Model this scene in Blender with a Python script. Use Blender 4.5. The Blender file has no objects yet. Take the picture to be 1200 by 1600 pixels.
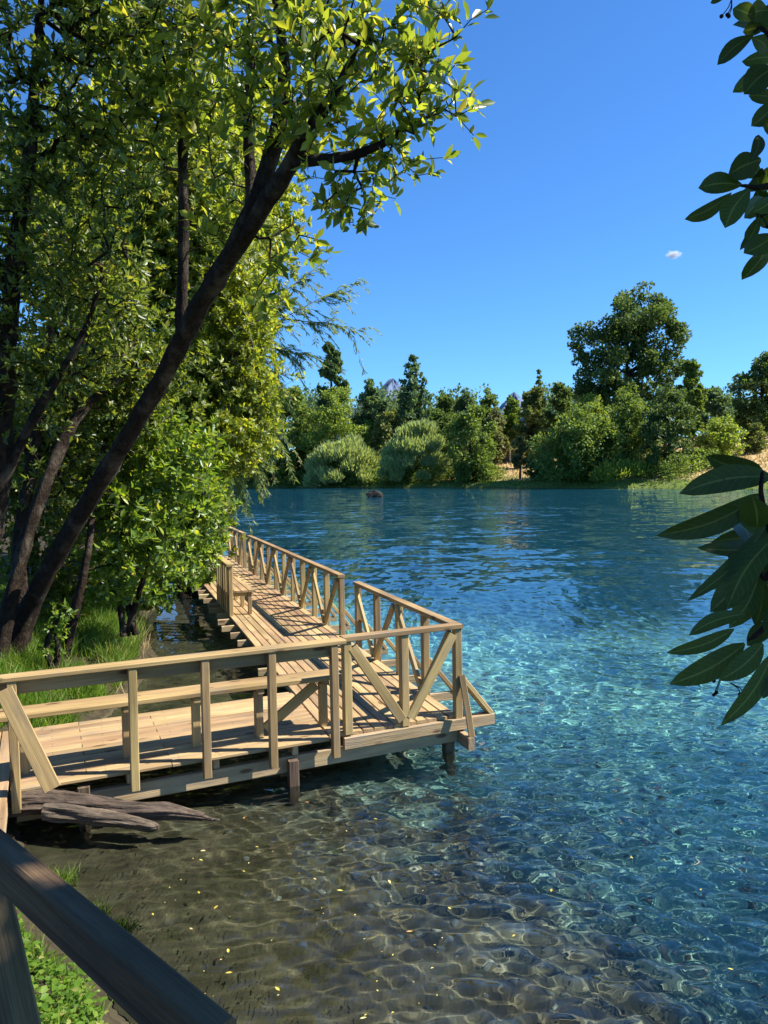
import bpy, math, random
import numpy as np
from mathutils import Vector, Matrix

sc = bpy.context.scene
rad = math.radians

# ------------------------------------------------------------------ camera
FPX = 1200.0                                    # focal length for a 1200 px wide frame
PITCH, ROLL = rad(2.925), rad(-0.988)
CAM = np.array([0.0, 0.0, 2.93])
_f = np.array([0, math.cos(PITCH), -math.sin(PITCH)])
_u = np.array([0, math.sin(PITCH), math.cos(PITCH)])
_x = np.array([1.0, 0, 0])
CX = math.cos(ROLL) * _x + math.sin(ROLL) * _u
CU = -math.sin(ROLL) * _x + math.cos(ROLL) * _u
CF = _f
cam_data = bpy.data.cameras.new('camera')
cam = bpy.data.objects.new('camera', cam_data)
sc.collection.objects.link(cam)
cam_data.sensor_fit = 'HORIZONTAL'
cam_data.sensor_width = 36.0
cam_data.lens = 36.0 * FPX / 1200.0
cam_data.clip_start = 0.05
cam_data.clip_end = 30000
cam.matrix_world = Matrix(((CX[0], CU[0], -CF[0], CAM[0]), (CX[1], CU[1], -CF[1], CAM[1]),
                           (CX[2], CU[2], -CF[2], CAM[2]), (0, 0, 0, 1)))
sc.camera = cam

# ------------------------------------------------------------------ sky and sun
SUN_EL, SUN_AZ = rad(47.5), rad(89)             # azimuth clockwise from +Y
world = bpy.data.worlds.new('World')
sc.world = world
world.use_nodes = True
wn = world.node_tree
bg = wn.nodes['Background']
sky = wn.nodes.new('ShaderNodeTexSky')
sky.sky_type = 'NISHITA'
sky.sun_disc = False
sky.sun_elevation = SUN_EL
sky.sun_rotation = SUN_AZ
sky.altitude = 0
sky.air_density = 1.0
sky.dust_density = 0.0
sky.ozone_density = 4.0
tint = wn.nodes.new('ShaderNodeMix')
tint.data_type = 'RGBA'
tint.blend_type = 'MULTIPLY'
tint.inputs[0].default_value = 1.0
tint.inputs[7].default_value = (0.52, 0.96, 1.42, 1)
wn.links.new(sky.outputs[0], tint.inputs[6])
wn.links.new(tint.outputs[2], bg.inputs[0])
bg.inputs[1].default_value = 0.063
sun_data = bpy.data.lights.new('sun', 'SUN')
sun_data.energy = 5.0
sun_data.angle = rad(0.5)
sun_data.color = (1.0, 0.95, 0.86)
sun = bpy.data.objects.new('sun', sun_data)
sc.collection.objects.link(sun)
SUND = Vector((math.sin(SUN_AZ) * math.cos(SUN_EL), math.cos(SUN_AZ) * math.cos(SUN_EL), math.sin(SUN_EL)))
sun.rotation_euler = SUND.to_track_quat('Z', 'Y').to_euler()
sun_data.cycles.is_caustics_light = True
sc.view_settings.view_transform = 'Standard'
sc.view_settings.look = 'None'
sc.view_settings.exposure = 1.25
sc.view_settings.gamma = 1.0
sc.view_settings.use_curve_mapping = False
sc.cycles.use_denoising = True
sc.cycles.max_bounces = 8
sc.cycles.transparent_max_bounces = 8

# ------------------------------------------------------------------ helpers
def ray(px, py):
    return CF + CX * (px - 600) / FPX - CU * (py - 800) / FPX
def at(px, py, y):                              # point seen at that place of the photograph, y metres ahead
    d = ray(px, py)
    return CAM + d * (y / d[1])
def onz(px, py, z):
    d = ray(px, py)
    return CAM + d * ((z - CAM[2]) / d[2])
def unit(v):
    v = np.asarray(v, float)
    return v / np.maximum(np.linalg.norm(v, axis=-1, keepdims=True), 1e-9)
ROOT = sc.collection.objects
def empty(name, loc, label=None, cat=None, group=None, kind=None):
    o = bpy.data.objects.new(name, None)
    o.empty_display_size = 0.2
    ROOT.link(o)
    o.location = loc
    return tag(o, label, cat, group, kind)
def tag(o, label=None, cat=None, group=None, kind=None):
    for k, v in (('label', label), ('category', cat), ('group', group), ('kind', kind)):
        if v: o[k] = v
    return o
def mesh_np(name, V, T, rnd=None, smooth=False, quads=False):
    V = np.asarray(V, np.float32); T = np.asarray(T, np.int32)
    k = T.shape[1]
    me = bpy.data.meshes.new(name)
    me.vertices.add(len(V)); me.vertices.foreach_set('co', V.ravel())
    me.loops.add(T.size); me.loops.foreach_set('vertex_index', T.ravel())
    me.polygons.add(len(T)); me.polygons.foreach_set('loop_start', np.arange(len(T), dtype=np.int32) * k)
    if smooth: me.polygons.foreach_set('use_smooth', np.ones(len(T), dtype=bool))
    if rnd is not None:
        a = me.attributes.new('rnd', 'FLOAT', 'POINT')
        a.data.foreach_set('value', np.asarray(rnd, np.float32))
    me.update(calc_edges=True)
    return me
def obj(name, me, mat, parent=None, loc=None, kind=None):
    o = bpy.data.objects.new(name, me)
    ROOT.link(o)
    if mat is not None and len(me.materials) == 0: me.materials.append(mat)
    if parent is not None:
        o.parent = parent
        if loc is None: loc = (0, 0, 0)
    if loc is not None: o.location = loc
    if kind: o['kind'] = kind
    return o

# ------------------------------------------------------------------ materials
def new_mat(name):
    m = bpy.data.materials.new(name)
    m.use_nodes = True
    t = m.node_tree
    t.nodes.clear()
    out = t.nodes.new('ShaderNodeOutputMaterial')
    return m, t, out
class NT:
    def __init__(s, t): s.t = t
    def n(s, kind, **kw):
        nd = s.t.nodes.new('ShaderNode' + kind)
        for k, v in kw.items():
            if k.startswith('i_'):
                key = k[2:]
                key = int(key) if key.isdigit() else key.replace('_', ' ')
                nd.inputs[key].default_value = v
            else: setattr(nd, k, v)
        return nd
    def l(s, a, b): s.t.links.new(a, b)
    def noise(s, vec, scale, detail=4, rough=.55, dist=0.0):
        nd = s.n('TexNoise', i_Scale=scale, i_Detail=detail, i_Roughness=rough, i_Distortion=dist)
        if vec is not None: s.l(vec, nd.inputs['Vector'])
        return nd.outputs['Fac']
    def ramp(s, fac, stops):
        nd = s.n('ValToRGB')
        cr = nd.color_ramp
        while len(cr.elements) < len(stops): cr.elements.new(0.5)
        for e, (p, c) in zip(cr.elements, stops):
            e.position = p
            e.color = (c[0], c[1], c[2], 1)
        s.l(fac, nd.inputs[0])
        return nd.outputs[0]
    def mix(s, fac, a, b, mode='MIX'):
        nd = s.n('Mix', data_type='RGBA', blend_type=mode)
        for i, v in ((0, fac), (6, a), (7, b)):
            if hasattr(v, 'is_linked') or hasattr(v, 'links'): s.l(v, nd.inputs[i])
            elif i == 0: nd.inputs[0].default_value = v
            else: nd.inputs[i].default_value = (v[0], v[1], v[2], 1)
        return nd.outputs[2]
    def math(s, op, a, b=None, c=None, clamp=False):
        nd = s.n('Math', operation=op, use_clamp=clamp)
        for i, v in enumerate((a, b, c)):
            if v is None: continue
            if hasattr(v, 'links'): s.l(v, nd.inputs[i])
            else: nd.inputs[i].default_value = v
        return nd.outputs[0]
    def bump(s, h, strength, dist):
        nd = s.n('Bump', i_Strength=strength, i_Distance=dist)
        s.l(h, nd.inputs['Height'])
        return nd.outputs[0]
    def mapping(s, vec, scale=(1, 1, 1)):
        nd = s.n('Mapping')
        nd.inputs['Scale'].default_value = scale
        s.l(vec, nd.inputs['Vector'])
        return nd.outputs[0]

def wood_mat(name, c_lo, c_hi, c_knot, grey=0.0, rough=.7, bump=.25, nails=False):
    m, t, out = new_mat(name)
    k = NT(t)
    tc = k.n('TexCoord'); oi = k.n('ObjectInfo')
    add = k.n('VectorMath', operation='ADD')
    sc_ = k.n('VectorMath', operation='SCALE'); sc_.inputs['Scale'].default_value = 37.0
    comb = k.n('CombineXYZ')
    for i in range(3): k.l(oi.outputs['Random'], comb.inputs[i])
    k.l(comb.outputs[0], sc_.inputs[0])
    k.l(tc.outputs['Object'], add.inputs[0]); k.l(sc_.outputs[0], add.inputs[1])
    v = add.outputs[0]
    g = k.noise(k.mapping(v, (1.6, 30, 30)), 1.0, 5, .6, .4)
    g2 = k.noise(k.mapping(v, (4, 130, 130)), 1.0, 2, .5)
    big = k.noise(k.mapping(v, (.9, 3, 3)), 1.0, 3, .5)
    knot = k.n('TexVoronoi', i_Scale=1.0)
    k.l(k.mapping(v, (2.1, 6.5, 6.5)), knot.inputs['Vector'])
    kn = k.ramp(knot.outputs['Distance'], [(0.0, (1, 1, 1)), (.10, (1, 1, 1)), (.17, (0, 0, 0))])
    col = k.ramp(g, [(.28, c_lo), (.68, c_hi)])
    col = k.mix(k.math('MULTIPLY', g2, .35), col, c_lo)
    col = k.mix(kn, col, c_knot)
    dirt = k.ramp(big, [(.33, (.50, .49, .48)), (.58, (1, 1, 1))])
    col = k.mix(.8, col, dirt, 'MULTIPLY')
    stain = k.noise(k.mapping(v, (1.3, 5, 5)), 1.7, 4, .65)
    col = k.mix(k.ramp(stain, [(.50, (0, 0, 0)), (.72, (.55, .55, .55))]), col, tuple(.55 * sum(c_lo) / 3 + .25 * c for c in c_lo))
    if nails:                                   # two nail heads at every joist
        so = k.n('SeparateXYZ'); k.l(tc.outputs['Object'], so.inputs[0])
        nx_ = k.math('MULTIPLY', k.math('SUBTRACT', k.math('FRACT', k.math('DIVIDE', so.outputs[0], .625)), .5), .625)
        ny_ = k.math('SUBTRACT', k.math('ABSOLUTE', so.outputs[1]), .030)
        nd_ = k.math('SQRT', k.math('ADD', k.math('MULTIPLY', nx_, nx_), k.math('MULTIPLY', ny_, ny_)))
        col = k.mix(k.math('LESS_THAN', nd_, .0065), col, (.06, .05, .045))
    hs = k.n('HueSaturation', i_Saturation=1 - grey)
    k.l(k.math('ADD', k.math('MULTIPLY', oi.outputs['Random'], .38), .80), hs.inputs['Value'])
    k.l(k.math('ADD', k.math('MULTIPLY', oi.outputs['Random'], .022), .489), hs.inputs['Hue'])
    k.l(col, hs.inputs['Color'])
    b = k.n('BsdfPrincipled', i_Roughness=rough)
    b.inputs['Specular IOR Level'].default_value = .3
    k.l(hs.outputs[0], b.inputs['Base Color'])
    hsum = k.math('ADD', g, k.math('MULTIPLY', g2, .6))
    k.l(k.bump(hsum, bump, .01), b.inputs['Normal'])
    k.l(b.outputs[0], out.inputs[0])
    return m
M_DECK = wood_mat('pine_deck', (.32, .20, .092), (.52, .355, .175), (.18, .10, .045), nails=True)
M_RAIL = wood_mat('pine_rail', (.29, .19, .074), (.49, .345, .150), (.13, .075, .03))
M_BEAM = wood_mat('rough_pine_beam', (.36, .25, .125), (.58, .43, .235), (.17, .10, .05), bump=.5)
M_PILE = wood_mat('wet_pile_wood', (.10, .068, .040), (.24, .17, .105), (.06, .04, .025), bump=.6)
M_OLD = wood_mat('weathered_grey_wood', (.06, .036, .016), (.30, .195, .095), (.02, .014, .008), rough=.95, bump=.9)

def leaf_mat(name, stops, trans, tmix=.38, rough=.42, spec=.45):
    m, t, out = new_mat(name)
    k = NT(t)
    a = k.n('Attribute', attribute_name='rnd'); oi = k.n('ObjectInfo'); tc = k.n('TexCoord')
    r = k.math('FRACT', k.math('ADD', a.outputs['Fac'], oi.outputs['Random']))
    col = k.ramp(r, stops)
    b = k.n('BsdfPrincipled', i_Roughness=rough)
    b.inputs['Specular IOR Level'].default_value = spec
    k.l(col, b.inputs['Base Color'])
    tr = k.n('BsdfTranslucent')
    tcol = k.mix(1.0, col, trans, 'MULTIPLY')
    k.l(tcol, tr.inputs[0])
    mx = k.n('MixShader', i_0=tmix)
    k.l(b.outputs[0], mx.inputs[1]); k.l(tr.outputs[0], mx.inputs[2])
    k.l(mx.outputs[0], out.inputs[0])
    return m
TG = (2.6, 2.3, .9)
M_CANELO = leaf_mat('glossy_leaf', [(0, (.060, .095, .017)), (.35, (.105, .155, .025)), (.7, (.17, .22, .034)), (.93, (.24, .265, .04)), (1, (.32, .28, .05))], TG, .48, .36)
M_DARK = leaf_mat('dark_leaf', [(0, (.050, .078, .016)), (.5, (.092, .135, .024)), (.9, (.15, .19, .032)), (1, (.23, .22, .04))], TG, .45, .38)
M_YELLOW = leaf_mat('yellow_green_leaf', [(0, (0.095, 0.135, 0.019)), (.5, (0.162, 0.209, 0.027)), (.9, (0.230, 0.270, 0.034)), (1, (0.297, 0.270, 0.054))], TG, .45, .45)
M_BRIGHT = leaf_mat('bright_green_leaf', [(0, (0.058, 0.111, 0.016)), (.5, (0.111, 0.182, 0.023)), (.9, (0.182, 0.260, 0.033)), (1, (0.260, 0.286, 0.039))], TG, .42, .38)
M_WILLOW = leaf_mat('willow_leaf', [(0, (0.078, 0.130, 0.039)), (.6, (0.130, 0.189, 0.065)), (1, (0.195, 0.234, 0.091))], TG, .4, .5)
M_GRASS = leaf_mat('grass_blade', [(0, (.06, .12, .012)), (.6, (.10, .19, .018)), (.9, (.17, .24, .03)), (1, (.33, .28, .11))], (2.2, 2.1, .9), .4, .5, .3)
M_DRY = leaf_mat('dry_grass_blade', [(0, (.30, .22, .10)), (.6, (.42, .32, .15)), (1, (.52, .42, .22))], (1.2, 1.1, .9), .25, .7, .2)
FARK = {}
def far_mat(key, lo, hi):
    mid = tuple((a + b) / 2 for a, b in zip(lo, hi))
    FARK[key] = leaf_mat('foliage_' + key, [(0, lo), (.6, mid), (1, hi)], (2.2, 2.0, .9), .32, .6, .25)
far_mat('dark', (0.046, 0.082, 0.026), (0.114, 0.172, 0.043))
far_mat('mid', (0.080, 0.133, 0.030), (0.192, 0.263, 0.051))
far_mat('lime', (0.117, 0.177, 0.031), (0.254, 0.326, 0.056))
far_mat('silver', (0.180, 0.247, 0.096), (0.361, 0.429, 0.190))
far_mat('olive', (0.086, 0.113, 0.031), (0.182, 0.214, 0.064))
far_mat('brown', (0.096, 0.113, 0.048), (0.192, 0.208, 0.090))
far_mat('blue', (0.054, 0.101, 0.048), (0.120, 0.190, 0.081))

def bark_mat(name, lo, hi, lichen, amount):
    m, t, out = new_mat(name)
    k = NT(t)
    g = k.n('NewGeometry')
    n1 = k.noise(g.outputs['Position'], 9, 6, .65, .6)
    n2 = k.noise(g.outputs['Position'], 3.2, 4, .6)
    col = k.ramp(n1, [(.3, lo), (.7, hi)])
    col = k.mix(k.ramp(n2, [(.58 - amount * .1, (0, 0, 0)), (.66, (amount,) * 3)]), col, lichen)
    b = k.n('BsdfPrincipled', i_Roughness=.9)
    b.inputs['Specular IOR Level'].default_value = .15
    k.l(col, b.inputs['Base Color'])
    n4 = k.noise(k.mapping(g.outputs['Position'], (16, 16, 4)), 1.0, 5, .7, 1.2)
    k.l(k.bump(k.math('ADD', n1, k.math('MULTIPLY', n4, 1.3)), 1.0, .05), b.inputs['Normal'])
    k.l(b.outputs[0], out.inputs[0])
    return m
M_BARK = bark_mat('tree_bark', (.010, .007, .005), (.048, .031, .020), (.15, .12, .085), .55)
M_TWIG = bark_mat('pale_twig_bark', (.10, .08, .06), (.27, .23, .18), (.36, .33, .28), .5)
M_DRIFT = wood_mat('driftwood', (.032, .023, .015), (.20, .15, .105), (.022, .016, .011), grey=0.0, rough=.95, bump=1.0)
M_STONE = bark_mat('river_stone', (.012, .011, .009), (.05, .045, .036), (.10, .09, .07), .5)

# ------------------------------------------------------------------ terrain
LSH = np.array([(2.5, -40), (1.2, -8), (.1, 0), (-.75, 2.6), (-1.45, 4.0), (-2.15, 4.9), (-3.15, 6.1), (-3.45, 7.2), (-3.4, 8.6), (-3.45, 10.2),
                (-3.75, 11.8), (-4.5, 14.5), (-5.5, 18), (-7.0, 24), (-12, 40), (-30, 80), (-80, 150), (-400, 260)], float)
FSH = np.array([(-600, 330), (-120, 212), (-24, 170.5), (10.6, 141), (25.7, 123), (39.6, 103.5), (48.5, 92), (90, 55), (200, 0), (600, -120)], float)
def polydist(X, Y, P):
    d = np.full(X.shape, 1e9)
    for (x0, y0), (x1, y1) in zip(P[:-1], P[1:]):
        dx, dy = x1 - x0, y1 - y0
        t = np.clip(((X - x0) * dx + (Y - y0) * dy) / (dx * dx + dy * dy), 0, 1)
        d = np.minimum(d, np.hypot(X - x0 - t * dx, Y - y0 - t * dy))
    return d
def sgn_left(X, Y):                             # >0 on the left bank
    d = polydist(X, Y, LSH)
    xs = np.interp(Y, LSH[:, 1], LSH[:, 0])
    return np.where(X < xs, d, -d)
def sgn_far(X, Y):                              # >0 on the far bank
    d = polydist(X, Y, FSH)
    ys = np.interp(X, FSH[:, 0], FSH[:, 1])
    return np.where(Y > ys, d, -d)
def vnoise(X, Y, scale, seed):
    X = X / scale + seed * 17.3; Y = Y / scale + seed * 7.7
    xi = np.floor(X); yi = np.floor(Y); fx = X - xi; fy = Y - yi
    fx = fx * fx * (3 - 2 * fx); fy = fy * fy * (3 - 2 * fy)
    def h(a, b):
        s = np.sin(a * 127.1 + b * 311.7 + seed * 74.7) * 43758.5453
        return s - np.floor(s)
    return (h(xi, yi) * (1 - fx) + h(xi + 1, yi) * fx) * (1 - fy) + (h(xi, yi + 1) * (1 - fx) + h(xi + 1, yi + 1) * fx) * fy
def terrain_z(X, Y):
    X = np.asarray(X, float); Y = np.asarray(Y, float)
    n = vnoise(X, Y, 1.3, 1) - .5; n2 = vnoise(X, Y, .35, 2) - .5; n3 = vnoise(X, Y, 9, 3) - .5
    dl = sgn_left(X, Y) + n2 * .12 + n * .35 * np.clip((np.hypot(X, Y)) / 12, .5, 6)
    df = sgn_far(X, Y) + n3 * 3
    zl = .62 * (1 - np.exp(-np.maximum(dl, 0) / .7)) + .075 * np.clip(dl, 0, 60) + n * .10 * np.clip(dl, 0, 1)
    zf = .35 * (1 - np.exp(-np.maximum(df, 0) / .5)) + 1.1 * (1 - np.exp(-np.maximum(df, 0) / 4)) + .125 * np.clip(df - 5, 0, 70) + .02 * np.clip(df - 60, 0, 300) + n3 * 1.0 * np.clip(df / 20, 0, 1)
    w = np.maximum(-np.maximum(dl, df), 0)
    zb = -(.17 * w - .0048 * w * w)
    zb = np.where(w > 15, -1.47 - .05 * (w - 15), zb)
    zb = zb - .13 * np.clip(Y - 11.5, 0, 22) * np.clip(w / 5, 0, 1)
    zb = np.maximum(zb - .05 * (1 - np.exp(-w / .3)), -4.5) + n2 * .07 * np.clip(w, 0, 1) + n * .16 * np.clip(w / 3, 0, 1)
    z = np.where(dl > 0, zl, np.where(df > 0, zf, zb))
    # the bank under the camera's platform
    return z
def tz(x, y): return float(terrain_z(np.array([x]), np.array([y]))[0])
def graded(lo, a, b, hi, fine, growth, glo=None):
    core = np.arange(a, b + fine / 2, fine)
    left, right, s, v = [], [], fine, a
    while v > lo: s *= glo or growth; v -= s; left.append(v)
    s, v = fine, core[-1]
    while v < hi: s *= growth; v += s; right.append(v)
    return np.array(left[::-1] + list(core) + right)
def grid_mesh(name, xs, ys, zf):
    X, Y = np.meshgrid(xs, ys)
    Z = zf(X, Y)
    V = np.stack([X, Y, Z], -1).reshape(-1, 3)
    nx, ny = len(xs), len(ys)
    i = (np.arange(ny - 1)[:, None] * nx + np.arange(nx - 1)[None]).ravel()
    Q = np.stack([i, i + 1, i + nx + 1, i + nx], -1)
    return mesh_np(name, V, Q, smooth=True)

def ground_mat():
    m, t, out = new_mat('ground_material')
    k = NT(t)
    g = k.n('NewGeometry')
    pos = g.outputs['Position']
    sx = k.n('SeparateXYZ'); k.l(pos, sx.inputs[0])
    n1 = k.noise(pos, 2.2, 5, .6); n2 = k.noise(pos, 9, 4, .6); nf = k.noise(pos, .09, 4, .55)
    vo = k.n('TexVoronoi', i_Scale=7.0); k.l(pos, vo.inputs['Vector'])
    # river bed: dark volcanic silt in the shallows, pale green-grey cobbles farther out
    silt = k.ramp(n1, [(.3, (.034, .028, .015)), (.7, (.082, .067, .038))])
    cob = k.mix(.55, k.ramp(n2, [(.3, (.065, .080, .065)), (.7, (.21, .24, .19))]), k.ramp(vo.outputs['Distance'], [(.05, (.22, .25, .20)), (.6, (.07, .09, .075))]))
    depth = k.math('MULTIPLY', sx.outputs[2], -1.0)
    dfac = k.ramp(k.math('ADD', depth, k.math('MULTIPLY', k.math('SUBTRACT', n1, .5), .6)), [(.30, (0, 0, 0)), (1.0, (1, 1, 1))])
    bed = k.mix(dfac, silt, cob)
    bed = k.mix(k.ramp(k.math('ADD', depth, k.math('MULTIPLY', k.math('SUBTRACT', n1, .5), .5)), [(.45, (0, 0, 0)), (.90, (1, 1, 1))]), bed, k.mix(n1, (.095, .225, .20), (.19, .39, .325)))  # teal tint of the water above, put into the bed colour by depth
    bed = k.mix(k.ramp(k.math('MULTIPLY', depth, .4), [(.50, (0, 0, 0)), (.86, (1, 1, 1))]), bed, (.010, .050, .092))  # absorption of deep water painted into the bed as dark blue
    # dry land
    soil = k.ramp(n2, [(.3, (.022, .018, .010)), (.7, (.060, .048, .028))])
    meadow = k.mix(k.ramp(nf, [(.42, (0, 0, 0)), (.6, (1, 1, 1))]), (.34, .25, .11), (.46, .33, .16))
    green = k.ramp(n2, [(.3, (.09, .12, .03)), (.7, (.16, .20, .05))])
    up = k.ramp(k.math('MULTIPLY', k.math('ADD', sx.outputs[2], k.math('MULTIPLY', nf, 1.4)), .25), [(.42, (0, 0, 0)), (.62, (1, 1, 1))])
    far = k.mix(up, green, meadow)
    isfar = k.math('GREATER_THAN', sx.outputs[1], 60.0)
    land = k.mix(isfar, soil, far)
    wet = k.math('GREATER_THAN', sx.outputs[2], .03)
    col = k.mix(wet, bed, land)
    b = k.n('BsdfPrincipled', i_Roughness=.9)
    b.inputs['Specular IOR Level'].default_value = .1
    k.l(col, b.inputs['Base Color'])
    k.l(k.bump(k.math('ADD', n2, vo.outputs['Distance']), .5, .05), b.inputs['Normal'])
    k.l(b.outputs[0], out.inputs[0])
    return m
gx = graded(-900, -6, 7, 900, .10, 1.06)
gy = graded(-60, 2, 14, 1200, .10, 1.03, 1.08)
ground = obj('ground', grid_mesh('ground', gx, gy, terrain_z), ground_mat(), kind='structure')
ground['label'] = 'river bed, grassy banks and dry meadow'
ground.cycles.is_caustics_receiver = True

# ------------------------------------------------------------------ water
rw = np.random.default_rng(11)
WAVES = []
for _ in range(54):
    lam = .085 * (5.6 ** rw.random())
    th = rad(78) + rw.normal(0, .85)
    WAVES.append((lam, th, rw.uniform(0, 6.28), rw.uniform(.5, 1.3)))
def water_z(X, Y):
    dist = np.hypot(X, Y)
    Z = np.zeros_like(X, float)
    for lam, th, ph, am in WAVES:
        kk = 2 * math.pi / lam
        fade = np.clip((lam * 130 - dist) / (lam * 60), 0, 1)
        wx = X + .25 * np.sin(.7 * Y + ph) ; wy = Y + .25 * np.sin(.8 * X + 2 * ph)
        Z += fade * am * .0044 * lam ** .66 * np.sin(kk * (wx * math.cos(th) + wy * math.sin(th)) + ph)
    patch = .55 + .9 * vnoise(X, Y, 2.7, 5)
    shore = np.clip(np.minimum(-sgn_left(X, Y), 6) / 3, .7, 1)
    return Z * patch * (.35 + .65 * shore)
def water_mat():
    m, t, out = new_mat('river_water')
    k = NT(t)
    g = k.n('NewGeometry')
    pos = g.outputs['Position']
    sx = k.n('SeparateXYZ'); k.l(pos, sx.inputs[0])
    p1 = k.mapping(pos, (.6, 1.0, 1.0))
    def slopes(scale, detail, dist):
        nd = k.n('TexNoise', i_Scale=scale, i_Detail=detail, i_Roughness=.55, i_Distortion=dist)
        k.l(p1, nd.inputs['Vector'])
        sb = k.n('VectorMath', operation='SUBTRACT'); sb.inputs[1].default_value = (.5, .5, .5)
        k.l(nd.outputs['Color'], sb.inputs[0])
        return sb.outputs[0]
    def vscale(v, f):
        nd = k.n('VectorMath', operation='SCALE')
        k.l(v, nd.inputs[0])
        if hasattr(f, 'links'): k.l(f, nd.inputs['Scale'])
        else: nd.inputs['Scale'].default_value = f
        return nd.outputs[0]
    def vadd(a, b):
        nd = k.n('VectorMath', operation='ADD'); k.l(a, nd.inputs[0]); k.l(b, nd.inputs[1])
        return nd.outputs[0]
    sl = vadd(vscale(slopes(1.9, 2, .6), .48), vscale(slopes(.55, 2, .5), .32))
    flat = k.n('VectorMath', operation='MULTIPLY'); flat.inputs[1].default_value = (.8, 1, 0); k.l(sl, flat.inputs[0])
    gust = k.ramp(k.noise(k.mapping(pos, (.22, 1, 1)), .13, 3, .6), [(.38, (.30, .30, .30)), (.62, (1, 1, 1))])
    ramp = k.n('MapRange'); ramp.inputs[1].default_value = 9; ramp.inputs[2].default_value = 24; ramp.inputs[3].default_value = 0.0; ramp.inputs[4].default_value = 1.0
    k.l(sx.outputs[1], ramp.inputs[0])
    nv = vadd(g.outputs['Normal'], vscale(flat.outputs[0], k.math('MULTIPLY', ramp.outputs[0], gust)))
    nrm = k.n('VectorMath', operation='NORMALIZE'); k.l(nv, nrm.inputs[0])
    bm = nrm
    gl = k.n('BsdfGlass', i_Roughness=0.0, i_IOR=1.333)
    gl.inputs['Color'].default_value = (.90, .985, .985, 1)
    k.l(bm.outputs[0], gl.inputs['Normal'])
    df = k.n('BsdfDiffuse')
    df.inputs[0].default_value = (.008, .085, .14, 1)
    k.l(bm.outputs[0], df.inputs['Normal'])
    # suspended glacial silt scatters light back; the shallows by the bank are clear
    deep = k.n('MapRange'); deep.inputs[1].default_value = -1; deep.inputs[2].default_value = 9; deep.inputs[3].default_value = .0; deep.inputs[4].default_value = .11
    k.l(k.math('ADD', sx.outputs[0], k.math('MULTIPLY', k.math('SUBTRACT', sx.outputs[1], 6), .45)), deep.inputs[0])
    mx = k.n('MixShader')
    k.l(deep.outputs[0], mx.inputs[0])
    k.l(gl.outputs[0], mx.inputs[1]); k.l(df.outputs[0], mx.inputs[2])
    k.l(mx.outputs[0], out.inputs[0])
    return m
wx = graded(-500, -3.3, 5.2, 700, .031, 1.045, 1.08)
wy = graded(-30, 3.5, 9.5, 420, .031, 1.02, 1.09)
water = obj('river_water', grid_mesh('river_water', wx, wy, water_z), water_mat(), kind='structure')
water['label'] = 'clear rippled turquoise to deep blue river water'
water.cycles.is_caustics_caster = True

# ------------------------------------------------------------------ timber
DZ = .40                                        # deck level above the water
C0 = np.array([.717, 7.893, 0.0])               # outer corner of the boardwalk
_a, _b = rad(109.286), rad(204.008)
A = np.array([math.cos(_a), math.sin(_a), 0]); B = np.array([math.cos(_b), math.sin(_b), 0])
NA = np.array([A[1], -A[0], 0]); MB = np.array([B[1], -B[0], 0])
def pa(t, n, z): return C0 + A * t + NA * n + np.array([0, 0, z])      # along the long arm
def pb(s, m, z): return C0 + B * s + MB * m + np.array([0, 0, z])      # along the near arm
_boxes = {}
rt = random.Random(5)
def box_mesh(L, w, h, taper=0.0):
    key = (round(L, 2), round(w, 3), round(h, 3))
    if key in _boxes: return _boxes[key]
    L, w, h = key
    c = min(.006, w * .12, h * .2)
    a, b = w / 2, h / 2
    ring = [(-a + c, -b), (a - c, -b), (a, -b + c), (a, b - c), (a - c, b), (-a + c, b), (-a, b - c), (-a, -b + c)]
    V, F = [], []
    for x in (-L / 2, L / 2):
        for y, z in ring: V.append((x, y, z))
    for i in range(8):
        j = (i + 1) % 8
        F.append((i, j, 8 + j, 8 + i))
    F.append(tuple(range(7, -1, -1))); F.append(tuple(range(8, 16)))
    me = bpy.data.meshes.new('timber')
    me.from_pydata(V, [], F)
    me.update()
    _boxes[key] = me
    return me
def beam(name, p0, p1, w, h, mat, parent, up=(0, 0, 1), receiver=False):
    """a squared timber from p0 to p1, w across, h along 'up'"""
    p0 = np.asarray(p0, float); p1 = np.asarray(p1, float)
    x = p1 - p0; L = np.linalg.norm(x); x = x / L
    y = np.cross(np.asarray(up, float), x)
    if np.linalg.norm(y) < 1e-4: y = np.cross((0, 1, 0), x)
    y = unit(y); z = np.cross(x, y)
    base = box_mesh(L, w, h)
    me = base
    if len(me.materials) and me.materials[0] != mat:
        key = (round(L, 2), round(w, 3), round(h, 3), mat.name)
        if key not in _boxes:
            _boxes[key] = base.copy(); _boxes[key].materials.clear()
        me = _boxes[key]
    o = obj(name, me, mat, parent)
    c = (p0 + p1) / 2
    if parent is not None: c = c - np.array(parent.location)
    o.matrix_basis = Matrix(((x[0], y[0], z[0], c[0]), (x[1], y[1], z[1], c[1]), (x[2], y[2], z[2], c[2]), (0, 0, 0, 1)))
    if receiver: o.cycles.is_caustics_receiver = True
    return o
def jit(a): return rt.uniform(-a, a)
BW, BG, BT = .108, .010, .032                   # deck board width, gap, thickness

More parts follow.
